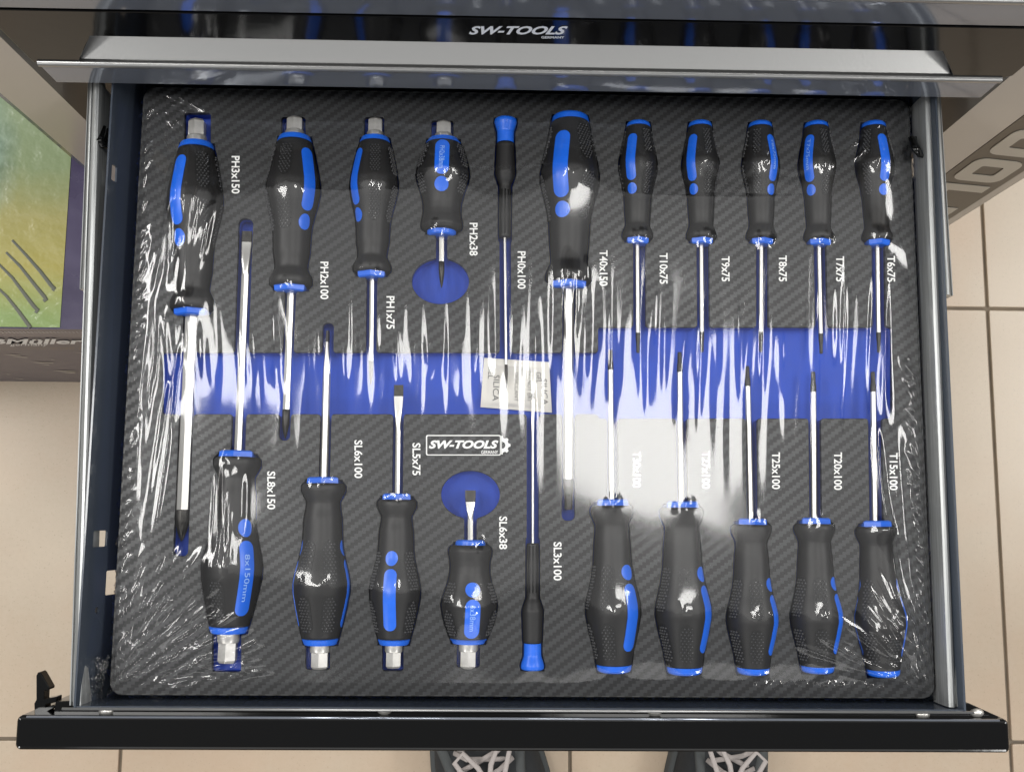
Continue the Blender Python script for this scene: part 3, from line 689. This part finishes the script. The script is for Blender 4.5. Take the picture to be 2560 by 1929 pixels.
    if tk == 'SL':
        tw = d['tw'] * d['m'] / 2; th_ = .0005; edge = tw < sr
        bl = min(.030, Lt * .55) if not edge else .035
        tiplen = .0075 if d['s'] != 'SL3x100' else .004
        def ring(y):
            a = np.clip((y - (ty - bl)) / (bl * .82), 0, 1); a = a * a * (3 - 2 * a)
            wmax = tw * 1.0; wx = sr + (wmax - sr) * a; hz = sr + (th_ - sr) * a
            if edge: wx, hz = sr + (th_ * 1.6 - sr) * a, sr * (1 + .25 * a)
            pts = []
            for t in np.linspace(0, 2 * math.pi, 24, endpoint=False):
                c, s = math.cos(t), math.sin(t); p_ = 2 + 6 * a
                q = (abs(c) ** p_ + abs(s) ** p_) ** (-1 / p_); h = hexsec(t) if a < .01 and d['s'] != 'SL3x100' and d['s'] != 'SL6x100' else 1
                pts.append((cx(y) + wx * q * s * h, y, hz * q * c * h))
            return pts
        b = MB(); b.loft([ring(y) for y in list(np.linspace(y0, ty - bl, 4)) + list(np.linspace(ty - bl + .0003, ty - tiplen, 16))][::-1]); b.build("shaft", MST, root, smooth=True, auto=25)
        b = MB(); b.loft([ring(y) for y in np.linspace(ty - tiplen, ty, 5)][::-1]); b.build("tip", MBT, root, smooth=True, auto=30)
    else:
        tiplen = {'PH3x150': .020, 'PH2x100': .019, 'PH1x75': .017, 'PH2x38': .018, 'PH0x100': .017, 'T40x150': .020}.get(d['s'], .0135)
        hexed = d['s'] in ('PH3x150', 'PH2x100', 'PH1x75', 'PH2x38')
        ys = list(np.linspace(y0, ty - tiplen, 5)); b = MB(); lathe(b, ys, [sr] * 5, cx, 24, hexsec if hexed else None)
        b.build("shaft", MST, root, smooth=True, auto=25)
        b = MB()
        if tk == 'PH':
            def sec(t, y):
                a = np.clip((y - (ty - tiplen * .62)) / (tiplen * .5), 0, 1); return 1 - .38 * a * (math.sin(2 * t) ** 2)
            f_ = [0, .02, .3, .45, .6, .75, .88, .96, 1]; r_ = [1.0, 1.12, 1.12, 1.05, .9, .68, .42, .22, .05]
        else:
            def sec(t, y):
                a = np.clip((y - (ty - tiplen * .6)) / (tiplen * .15), 0, 1); return 1 - .14 * a * (1 + math.cos(6 * t))
            f_ = [0, .02, .35, .45, .6, .8, .95, 1]; r_ = [1, 1.02, 1.0, .88, .82, .80, .78, .6]
        lathe(b, [ty - tiplen + q * tiplen for q in f_], [sr * q for q in r_], cx, 24, sec); b.build("tip", MBT, root, smooth=True, auto=40)
    return root
for d in D: build_driver(d)

# ------------------------------------------------------------------ silica gel sachet
sp = [P(1210, 891, -.004), P(1374, 902, -.004), P(1381, 1029, -.004), P(1201, 1015, -.004)]
A, B, C_, D_ = [np.array(p) for p in sp]; cen = (A + B + C_ + D_) / 4
sil = thing("silica_sachet", "white silica gel sachet lying in the blue band under the film", "sachet", (cen[0], cen[1], -.0105))
def sq(a, b, lift=0.0):
    p = (A * (1 - a) + B * a) * (1 - b) + (D_ * (1 - a) + C_ * a) * b
    bulge = .0040 * (math.sin(math.pi * min(max((a - .08) / .84, 0), 1)) ** .7) * (math.sin(math.pi * min(max((b - .14) / .80, 0), 1)) ** .7)
    cr = .0003 * noise.noise(Vector((a * 9, b * 7, 3))) + (.00012 * math.sin(b * 420) if b < .14 else 0)
    return (p[0] - cen[0], p[1] - cen[1], .0012 + bulge + cr + lift)
na, nb = 48, 60
vs = [sq(i / na, j_ / nb) for j_ in range(nb + 1) for i in range(na + 1)]
fs = [(j_ * (na + 1) + i, (j_ + 1) * (na + 1) + i, (j_ + 1) * (na + 1) + i + 1, j_ * (na + 1) + i + 1) for j_ in range(nb) for i in range(na)]
nn = len(vs); vs += [(v[0], v[1], 0.0002) for v in vs]; fs += [tuple(q + nn for q in f_[::-1]) for f_ in fs[:na * nb]]
mobj("paper_bag", vs, fs, MPK, sil, smooth=True)
for s, a, b0, b1, hh, sh in (("SILICA", .205, .34, .86, .085, 0), ("GEL", .115, .16, .42, .075, 0), ("DESICCANT", .50, .26, .84, .055, 0), ("THROW AWAY", .58, .16, .84, .055, 0), ("\"DO NOT EAT\"", .69, .18, .86, .065, 0), ("GEL", .83, .22, .44, .075, 0), ("SILICA", .91, .34, .86, .08, 0)):
    print_on("sachet_print", s, lambda p, q, a=a, b0=b0, b1=b1, hh=hh: sq(a + q * hh, b0 + (p + .5) * (b1 - b0), .00035), MTX, sil)

# ------------------------------------------------------------------ shrink film
st = .0006; nx = int(2 * W2 / st) + 1; ny = int(2 * H2 / st) + 1
X = np.linspace(-W2, W2, nx); Y = np.linspace(-H2, H2, ny); XX, YY = np.meshgrid(X, Y)
ob = np.zeros_like(XX)
for d in D:
    dx = XX - d['o'][0]; dy = YY - d['o'][1]; s = dx * d['ax'][0] + dy * d['ax'][1]; l = dx * d['lat'][0] + dy * d['lat'][1]
    r = d['rt'](np.clip(s, 0, d['L'])); ok = (s > 0) & (s < d['L']) & (abs(l) < r)
    h = np.where(ok, ZA + np.sqrt(np.maximum(r * r - l * l, 0)) + .0011, 0); ob = np.maximum(ob, h)
def relax(h, ob, it, w_=1.0):
    for _ in range(it):
        a = .25 * (h[:-2, 1:-1] + h[2:, 1:-1] + h[1:-1, :-2] + h[1:-1, 2:]); h[1:-1, 1:-1] = np.maximum(h[1:-1, 1:-1] * (1 - w_) + a * w_, ob[1:-1, 1:-1])
    return h
# coarse to fine obstacle membrane
def down(a, k):
    H_, W_ = (a.shape[0] // k) * k, (a.shape[1] // k) * k; return a[:H_, :W_].reshape(H_ // k, k, W_ // k, k).max((1, 3))
def resize(a, shp):
    yi = np.linspace(0, a.shape[0] - 1, shp[0]); xi = np.linspace(0, a.shape[1] - 1, shp[1])
    y0 = np.minimum(yi.astype(int), a.shape[0] - 2); x0 = np.minimum(xi.astype(int), a.shape[1] - 2); fy = (yi - y0)[:, None]; fx = (xi - x0)[None]
    return (a[y0][:, x0] * (1 - fy) * (1 - fx) + a[y0 + 1][:, x0] * fy * (1 - fx) + a[y0][:, x0 + 1] * (1 - fy) * fx + a[y0 + 1][:, x0 + 1] * fy * fx)
h = None
for k in (8, 4, 2, 1):
    o_ = down(ob, k) if k > 1 else ob
    o_ = o_.copy(); o_[0] = o_[-1] = 0; o_[:, 0] = o_[:, -1] = 0
    h = np.zeros_like(o_) if h is None else np.maximum(resize(h, o_.shape), o_)
    h[0] = h[-1] = 0; h[:, 0] = h[:, -1] = 0
    h = relax(h, o_, {8: 1200, 4: 700, 2: 350, 1: 140}[k])
# sagging under the shrink tension pulls the film closer to the foam between tools
h = h * 1.0
def blur(a, n_):
    for _ in range(n_):
        p = np.pad(a, 1, mode='edge'); a = .5 * a + .125 * (p[:-2, 1:-1] + p[2:, 1:-1] + p[1:-1, :-2] + p[1:-1, 2:])
    return a
h = np.maximum(blur(h, 12), ob * .995)
h = blur(h, 8)
fold = np.zeros_like(h)
def add_fold(a, b, sig, amp, taper=.35, curve=0.0):
    sig = max(sig, .00095)
    """a ridge from pixel a to pixel b"""
    A_, B_ = P(*a)[:2], P(*b)[:2]; e = B_ - A_; Ln = np.hypot(*e); e = e / Ln
    x0, x1 = min(A_[0], B_[0]) - 5 * sig - abs(curve), max(A_[0], B_[0]) + 5 * sig + abs(curve); y0, y1 = min(A_[1], B_[1]) - 5 * sig, max(A_[1], B_[1]) + 5 * sig
    i0, i1 = np.searchsorted(X, [x0, x1]); j0, j1 = np.searchsorted(Y, [y0, y1])
    if i1 <= i0 or j1 <= j0: return
    xs = XX[j0:j1, i0:i1] - A_[0]; ys = YY[j0:j1, i0:i1] - A_[1]
    s = (xs * e[0] + ys * e[1]) / Ln; l = xs * e[1] - ys * e[0] - curve * np.sin(np.clip(s, 0, 1) * math.pi)
    env = np.clip(s / taper, 0, 1) * np.clip((1 - s) / taper, 0, 1); env = env * env * (3 - 2 * env)
    fold[j0:j1, i0:i1] += amp * env * np.exp(-.5 * (l / sig) ** 2)
# long tension folds between the two rows of tools
u = 380
while u < 2260:
    dens = 1.0 if u > 1200 else .75
    v0 = rnd.uniform(560, 740) if u > 1180 else rnd.uniform(620, 860); v1 = rnd.uniform(980, 1120) if u > 1180 else rnd.uniform(960, 1080)
    if u > 1420 and u < 1800: v1 = rnd.uniform(960, 1130)
    sl = rnd.uniform(-10, 10) + (u - 1280) * -.012
    add_fold((u, v0), (u + sl, v1), rnd.uniform(.0013, .0026), rnd.uniform(.00025, .00085) * rnd.choice((1, 1, 1, -.7)), .5)
    u += rnd.uniform(7, 17) / dens
u = 400
while u < 2230:      # longer, softer folds on top of the short ones
    add_fold((u, rnd.uniform(540, 760)), (u + rnd.uniform(-14, 14), rnd.uniform(1060, 1260)), rnd.uniform(.0020, .0045), rnd.uniform(.0002, .0006), .5)
    u += rnd.uniform(22, 60)
for u0 in (1345, 1385, 1795, 1838, 1862, 1905, 1948, 1992, 2040, 2075, 2128, 2160, 2205):
    add_fold((u0 + rnd.uniform(-10, 10), rnd.uniform(680, 760)), (u0 + rnd.uniform(-14, 14), rnd.uniform(1170, 1330)), rnd.uniform(.0020, .0034), rnd.uniform(.0004, .0009), .5)
for i in range(14):
    u0 = rnd.uniform(545, 625); add_fold((u0, rnd.uniform(1120, 1180)), (u0 - rnd.uniform(-6, 14), rnd.uniform(1330, 1470)), rnd.uniform(.0010, .0020), rnd.uniform(.0004, .0010), .4)
for i in range(9):
    u0 = rnd.uniform(1395, 1460); add_fold((u0, rnd.uniform(600, 650)), (u0, rnd.uniform(720, 900)), rnd.uniform(.0010, .0018), rnd.uniform(.0003, .0008), .4)
# fan of folds down the left side
for i in range(16):
    a = rnd.uniform(0, 1); u0 = 470 - 110 * a + rnd.uniform(-12, 12)
    add_fold((u0 + rnd.uniform(-10, 30), rnd.uniform(380, 900)), (u0 - rnd.uniform(20, 90) - 20, rnd.uniform(1100, 1520)), rnd.uniform(.0014, .0034), rnd.uniform(.0004, .0012) * rnd.choice((1, 1, -.6)), .4, rnd.uniform(-.003, .003))
for i in range(26):
    u0 = rnd.uniform(430, 560); add_fold((u0, rnd.uniform(340, 520)), (u0 - rnd.uniform(20, 90), rnd.uniform(560, 820)), rnd.uniform(.0009, .0020), rnd.uniform(.0002, .0008), .4, rnd.uniform(-.002, .002))
# corner fans
def fan(cx, cy, a0, a1, r0, r1, n_, sig, amp, jit=10):
    for i in range(n_):
        a = math.radians(rnd.uniform(a0, a1)); q0 = rnd.uniform(*r0); q1 = q0 + rnd.uniform(*r1)
        add_fold((cx + q0 * math.cos(a) + rnd.uniform(-jit, jit), cy - q0 * math.sin(a) + rnd.uniform(-jit, jit)), (cx + q1 * math.cos(a), cy - q1 * math.sin(a)), rnd.uniform(*sig), rnd.uniform(*amp), .35, rnd.uniform(-.001, .001))
fan(275, 1735, 25, 85, (10, 230), (60, 260), 170, (.0008, .0020), (.0003, .0010))
fan(275, 1735, 5, 40, (30, 330), (30, 120), 150, (.0007, .0013), (.0002, .0008))
fan(2325, 1735, 95, 165, (5, 160), (60, 260), 110, (.0008, .0018), (.0003, .0009))
fan(365, 225, -70, -5, (5, 120), (40, 150), 80, (.0008, .0016), (.0002, .0006))
fan(2265, 255, 185, 262, (20, 170), (30, 90), 55, (.0008, .0016), (.0002, .0007))
for i in range(95):
    u0 = rnd.uniform(1880, 2290); add_fold((u0 - rnd.uniform(4, 18), rnd.uniform(1690, 1712)), (u0, 1744), .0008, rnd.uniform(.0002, .0006), .3)
for i in range(60):
    u0 = rnd.uniform(390, 930); add_fold((u0, 222), (u0 + rnd.uniform(4, 18), rnd.uniform(240, 265)), .0008, rnd.uniform(.0002, .0005), .3)
for i in range(120):
    v0 = rnd.uniform(300, 1650); f0 = (v0 - 219) / 1518; ul = 362 - 89 * f0
    add_fold((ul + 4, v0), (ul + rnd.uniform(20, 46), v0 - rnd.uniform(20, 70)), .0011, rnd.uniform(.0002, .0008), .35, rnd.uniform(-.001, .001))
for i in range(120):
    v0 = rnd.uniform(950, 1710); f0 = (v0 - 250) / 1492; ur = 2270 + 65 * f0
    add_fold((ur - 3, v0), (ur - rnd.uniform(25, 60), v0 - rnd.uniform(25, 110)), .0010, rnd.uniform(.0002, .0007), .35, rnd.uniform(-.001, .001))
add_fold((2180, 1010), (2290, 1730), .0022, .0022, .2, .006); add_fold((2235, 1000), (2300, 1620), .0035, .0016, .3, .004)
# a few long faint horizontal creases across the handles
for pts in (((450, 380), (1150, 372)), ((600, 480), (1130, 485)), ((540, 555), (1100, 560)), ((820, 300), (1400, 312)), ((1500, 410), (2150, 398)), ((1450, 490), (2100, 500))):
    add_fold(pts[0], pts[1], .0012, .00009, .3, rnd.uniform(-.004, .004))
# puckers where the film leaves the shoulders of the handles
for d in D:
    if d['k'] == 'P': continue
    for fr_, num, ln in ((1.0, 6, .008), (.37, 6, .010)):
        p = d['o'][:2] + d['ax'] * d['L'] * fr_
        rr_ = float(d['rt'](d['L'] * min(fr_, .95)))
        for q in range(num):
            off = rnd.uniform(-.55, .55) * rr_; c0 = p + d['lat'] * off - d['ax'] * ln * rnd.uniform(.2, .8); c1 = c0 + d['ax'] * ln * rnd.uniform(.6, 1.5) + d['lat'] * rnd.uniform(-.001, .001)
            # world-space fold
            e = c1 - c0; Ln = np.hypot(*e); e = e / Ln; i0, i1 = np.searchsorted(X, [min(c0[0], c1[0]) - .005, max(c0[0], c1[0]) + .005]); j0, j1 = np.searchsorted(Y, [min(c0[1], c1[1]) - .004, max(c0[1], c1[1]) + .004])
            if i1 <= i0 or j1 <= j0: continue
            xs = XX[j0:j1, i0:i1] - c0[0]; ys = YY[j0:j1, i0:i1] - c0[1]; s = (xs * e[0] + ys * e[1]) / Ln; l = xs * e[1] - ys * e[0]
            env = np.clip(s / .4, 0, 1) * np.clip((1 - s) / .4, 0, 1); fold[j0:j1, i0:i1] += rnd.uniform(.00015, .00042) * env * np.exp(-.5 * (l / .0010) ** 2)
edge = np.minimum(np.minimum(XX + W2, W2 - XX), np.minimum(YY + H2, H2 - YY)); em = np.clip(edge / .004, 0, 1)
Z = h + fold * em + .0007
# round the film over the tray edge
Z = Z - .0016 * (1 - em) ** 2
verts = np.stack([XX, YY, Z], -1).reshape(-1, 3)
# skirt rings going down the tray's sides
bi = [j_ * nx + i for j_, i in [(0, i) for i in range(0, nx)] + [(j_, nx - 1) for j_ in range(1, ny)] + [(ny - 1, i) for i in range(nx - 2, -1, -1)] + [(j_, 0) for j_ in range(ny - 2, 0, -1)]]
bi = np.array(bi); bp = verts[bi]; nb_ = len(bi)
outn = np.stack([np.where(abs(bp[:, 0]) > W2 - 1e-6, np.sign(bp[:, 0]), 0), np.where(abs(bp[:, 1]) > H2 - 1e-6, np.sign(bp[:, 1]), 0)], 1)
def fr1(seed, n_, sc_): 
    r_ = np.random.RandomState(seed).randn(n_); kk = np.hanning(sc_ * 2 + 1); kk /= kk.sum(); q = np.convolve(np.concatenate([r_[-sc_:], r_, r_[:sc_]]), kk, 'valid'); return q / q.std()
rings = []
for q, (oo, dz) in enumerate(((.0008, -.0008), (.0012, -.0030), (.0014, -.007), (.0016, -.012), (.0018, -.018), (.0018, -.026))):
    wob = fr1(q + 5, nb_, 4) * .0006 + fr1(77, nb_, 9) * .0006
    p = bp.copy(); p[:, :2] += outn * (oo + np.abs(wob))[:, None]; p[:, 2] = bp[:, 2] + dz; rings.append(p)
allv = np.concatenate([verts] + rings); ii = np.arange(nx * ny).reshape(ny, nx)
quads = np.stack([ii[:-1, :-1], ii[:-1, 1:], ii[1:, 1:], ii[1:, :-1]], -1).reshape(-1, 4)
ql = []
prev = bi; base = nx * ny
for q in range(len(rings)):
    cur = np.arange(base + q * nb_, base + (q + 1) * nb_); ql.append(np.stack([prev, cur, np.roll(cur, -1), np.roll(prev, -1)], 1)); prev = cur
quads = np.concatenate([quads] + ql)
me = bpy.data.meshes.new("shrink_film"); me.vertices.add(len(allv)); me.vertices.foreach_set("co", allv.astype(np.float32).ravel())
me.loops.add(len(quads) * 4); me.loops.foreach_set("vertex_index", quads.astype(np.int32).ravel())
me.polygons.add(len(quads)); me.polygons.foreach_set("loop_start", np.arange(0, len(quads) * 4, 4, dtype=np.int32)); me.polygons.foreach_set("loop_total", np.full(len(quads), 4, np.int32))
me.polygons.foreach_set("use_smooth", np.ones(len(quads), bool)); me.update(calc_edges=True); me.materials.append(MF)
film = link("shrink_film", me); tag(film, "clear wrinkled shrink film stretched over the whole screwdriver tray", "plastic film")
# gathered knot of film at the front left corner
vs, fs = [], []; na, nb = 60, 26
for j_ in range(nb + 1):
    for i in range(na + 1):
        a = i / na; t_ = j_ / nb
        base_ = P(262 - 34 * math.sin(t_ * 1.6 + .3) , 1640 + 98 * t_, -.004)
        wdt = .010 * (a - .15); q = Vector((a * 4, t_ * 5, 1.7)); n1 = noise.noise(q) ; n2 = noise.noise(q * 3.4 + Vector((5, 1, 2)))
        vs.append((base_[0] + wdt + .005 * n2, base_[1] + .004 * n1, -.001 + .009 * n1 + .009 * n2))
fs = [(j_ * (na + 1) + i, j_ * (na + 1) + i + 1, (j_ + 1) * (na + 1) + i + 1, (j_ + 1) * (na + 1) + i) for j_ in range(nb) for i in range(na)]
MF2 = MF.copy(); MF2.name = "gathered_film"
for q in MF2.node_tree.nodes:
    if q.type == "MAP_RANGE": q.inputs[3].default_value = .16
mobj("gathered_corner", vs, fs, MF2, film, smooth=True)

# ------------------------------------------------------------------ cartons on the floor at the left
XB1, YB0 = P(206, 820, -.30)[0], .0868
ct = thing("picture_carton", "flat glossy carton with green and yellow picture and purple margin, on the grey carton", "carton", (XB1, YB0, -.345))
xp = P(157, 700, -.30)[0]                  # picture / purple margin
b = MB(); b.box(-.42, .05, 0, .46, 0, .045 - .0008, 0); b.build("carton_shell", MPU, ct)
pc = MB(); pc.add([(-.42, .0015, .0447), (xp - XB1, .0015, .0447), (xp - XB1, .459, .0447), (-.42, .459, .0447)], [(0, 1, 2, 3)]); pc.build("picture", MPIC, ct)
for pts in (((120, 160), (260, 310), (400, 470), (500, 600), (535, 640), (520, 660)), ((60, 280), (200, 420), (350, 610), (440, 720), (455, 745), (430, 765)), ((-20, 390), (120, 530), (240, 690), (340, 820), (372, 850), (350, 880)), ((-60, 600), (60, 710), (180, 860), (300, 1025))):
    b = MB(); q = [P(a / 3.969, 560 + c / 3.969, -.2998) - np.array([XB1, YB0, -.345]) for a, c in pts]; q = [(p[0], p[1], .0451) for p in q]
    b.tube(q, [.0011, .0014, .0017, .0019, .0021, .0015][:len(q)], 6, .1); b.build("printed_hook", MHK, ct)
gc = thing("grey_carton", "grey-brown printed carton standing on the floor under the picture carton", "carton", (XB1, YB0, ZF))
b = MB(); b.box(-.42, .05, .0005, .46, 0, .3545, 0); b.build("carton_shell", MCG, gc)
def onface(u0, u1, v0, v1):
    def f(a, b):
        p = PY(u0 + (u1 - u0) * (a + .5), v1 + (v0 - v1) * (b + .5), YB0 - .0006); return (p[0] - XB1, -.0006, p[2] - ZF)
    return f
print_on("carton_print", "BMüller", onface(-26, 208, 847, 860), MWT, gc, bold=.03, shear=.1)
print_on("carton_print", "germany", onface(25, 120, 860, 866), MWT, gc, shear=.1)
for vv in (868, 872):
    for q in range(26):
        if q % 9 == 5: continue
        u0 = 4 + q * 8; u0 += rnd.uniform(-1, 1); b = MB(); a0, a1 = PY(u0, vv, YB0 - .0006), PY(u0 + 6, vv + 2, YB0 - .0006)
        b.add([(a0[0] - XB1, -.0006, a0[2] - ZF), (a1[0] - XB1, -.0006, a0[2] - ZF), (a1[0] - XB1, -.0006, a1[2] - ZF), (a0[0] - XB1, -.0006, a1[2] - ZF)], [(0, 1, 2, 3)])
        if q == 0 and vv == 868: acc = MB()
        acc.add(b.v, b.f)
acc.build("yellow_lines", MYE, gc)
acc = MB()
for u0, vv, wd in ((8, 886, 45), (30, 891, 40), (75, 905, 60), (95, 910, 30), (130, 926, 60), (150, 930, 40), (0, 933, 20), (180, 880, 28), (30, 945, 30), (190, 943, 20), (110, 896, 20)):
    a0, a1 = PY(u0, vv, YB0 - .0006), PY(u0 + wd, vv + 3, YB0 - .0006)
    acc.add([(a0[0] - XB1, -.0006, a0[2] - ZF), (a1[0] - XB1, -.0006, a0[2] - ZF - .004), (a1[0] - XB1, -.0006, a1[2] - ZF), (a0[0] - XB1 + .01, -.0006, a1[2] - ZF)], [(0, 1, 2, 3)])
acc.build("faded_picture_marks", MLT, gc)
acc = MB()
for q in range(22):
    u0 = 2 + q * 9.4; a0, a1 = PY(u0, 829, YB0 - .0006), PY(u0 + 6, 832, YB0 - .0006)
    acc.add([(a0[0] - XB1, -.0006, a0[2] + .345), (a1[0] - XB1, -.0006, a0[2] + .345), (a1[0] - XB1, -.0006, a1[2] + .345), (a0[0] - XB1, -.0006, a1[2] + .345)], [(0, 1, 2, 3)])
acc.build("edge_dashes", MWT, ct)

# ------------------------------------------------------------------ sneakers at the bottom edge
def shoe(u, wpx, rz, lab, mirror, seed):
    p = P(u, 1925, -.62); r_ = random.Random(seed)
    t = thing("sneaker", lab, "shoe", (p[0], p[1], ZF), rz, "sneakers below the drawer")
    Wd = wpx / (F / (CAM[2] + .63)) / 2; b = MB(); rings = []
    def wid(s): return Wd * (.62 + .42 * math.sin(math.pi * min(max((s + .02) / .90, 0), 1)) ** .6 if s < .95 else .5) * (1 if s < .9 else 1 - (s - .9) * 4)
    def top(s): return .095 - .045 * max(0, (s - .30) / .7) ** 1.1
    for s in np.linspace(0, 1, 26):
        y = -.17 + .28 * s; w_ = max(wid(s), .012); hh = top(s) * (1 if s < .93 else 1 - (s - .93) * 6)
        rings.append([(w_ * math.copysign(abs(math.cos(a)) ** .75, math.cos(a)), y, .024 + (hh - .024) * max(0, math.sin(a)) ** .85) for a in np.linspace(0, math.pi, 17)] + [(-w_ * .95, y, .02), (w_ * .95, y, .02)])
    b.loft(rings); b.build("upper", MSH, t, smooth=True)
    b = MB(); b.prism([( (max(wid(s), .012) + .006) * sg, -.172 + .285 * s) for sg, rr_ in ((1, np.linspace(0, 1, 20)), (-1, np.linspace(1, 0, 20))) for s in rr_], 0, .026, .006); b.build("sole", MSF, t, smooth=True, auto=40)
    for sg in (1, -1):
        b = MB(); b.tube([(sg * Wd * (.40 + .12 * k_), -.07 + .15 * k_ / 4 * 1.0, top((.1 + .15 * k_ / 4) / .28) * (.93 - .02 * k_)) for k_ in range(5)], .007, 8, .6); b.build("eyestay", MSF, t, smooth=True)
    for k_ in range(5):
        y0 = -.035 + k_ * .021; s = (y0 + .17) / .28; zt = top(s) + .003
        for sg in (1, -1):
            b = MB(); jx = r_.uniform(-.004, .004)
            b.tube([(-sg * Wd * .50, y0 - .004, zt - .010), (-sg * Wd * .25 + jx, y0 + .003, zt + .001 + .002 * sg), (sg * Wd * .25 + jx, y0 + .012, zt + .003 - .002 * sg), (sg * Wd * .52, y0 + .020, zt - .010)], .0032, 8, .45); b.build("lace", MLC, t, smooth=True)
    for sg in (1, -1):   # bow loops and loose ends
        b = MB(); b.tube([(0, -.02, .10), (sg * .022, -.002, .106), (sg * .034, .022, .10), (sg * .022, .030, .097), (sg * .008, .010, .10), (0, -.014, .10)], .0032, 8, .5); b.build("lace_loop", MLC, t, smooth=True)
    return t
shoe(1216, 262, math.radians(14), "dark grey sneaker with pale laces at the bottom edge, left of the two", 1, 3)
shoe(1828, 222, math.radians(-10), "dark grey sneaker with pale laces at the bottom edge, right of the two", -1, 8)
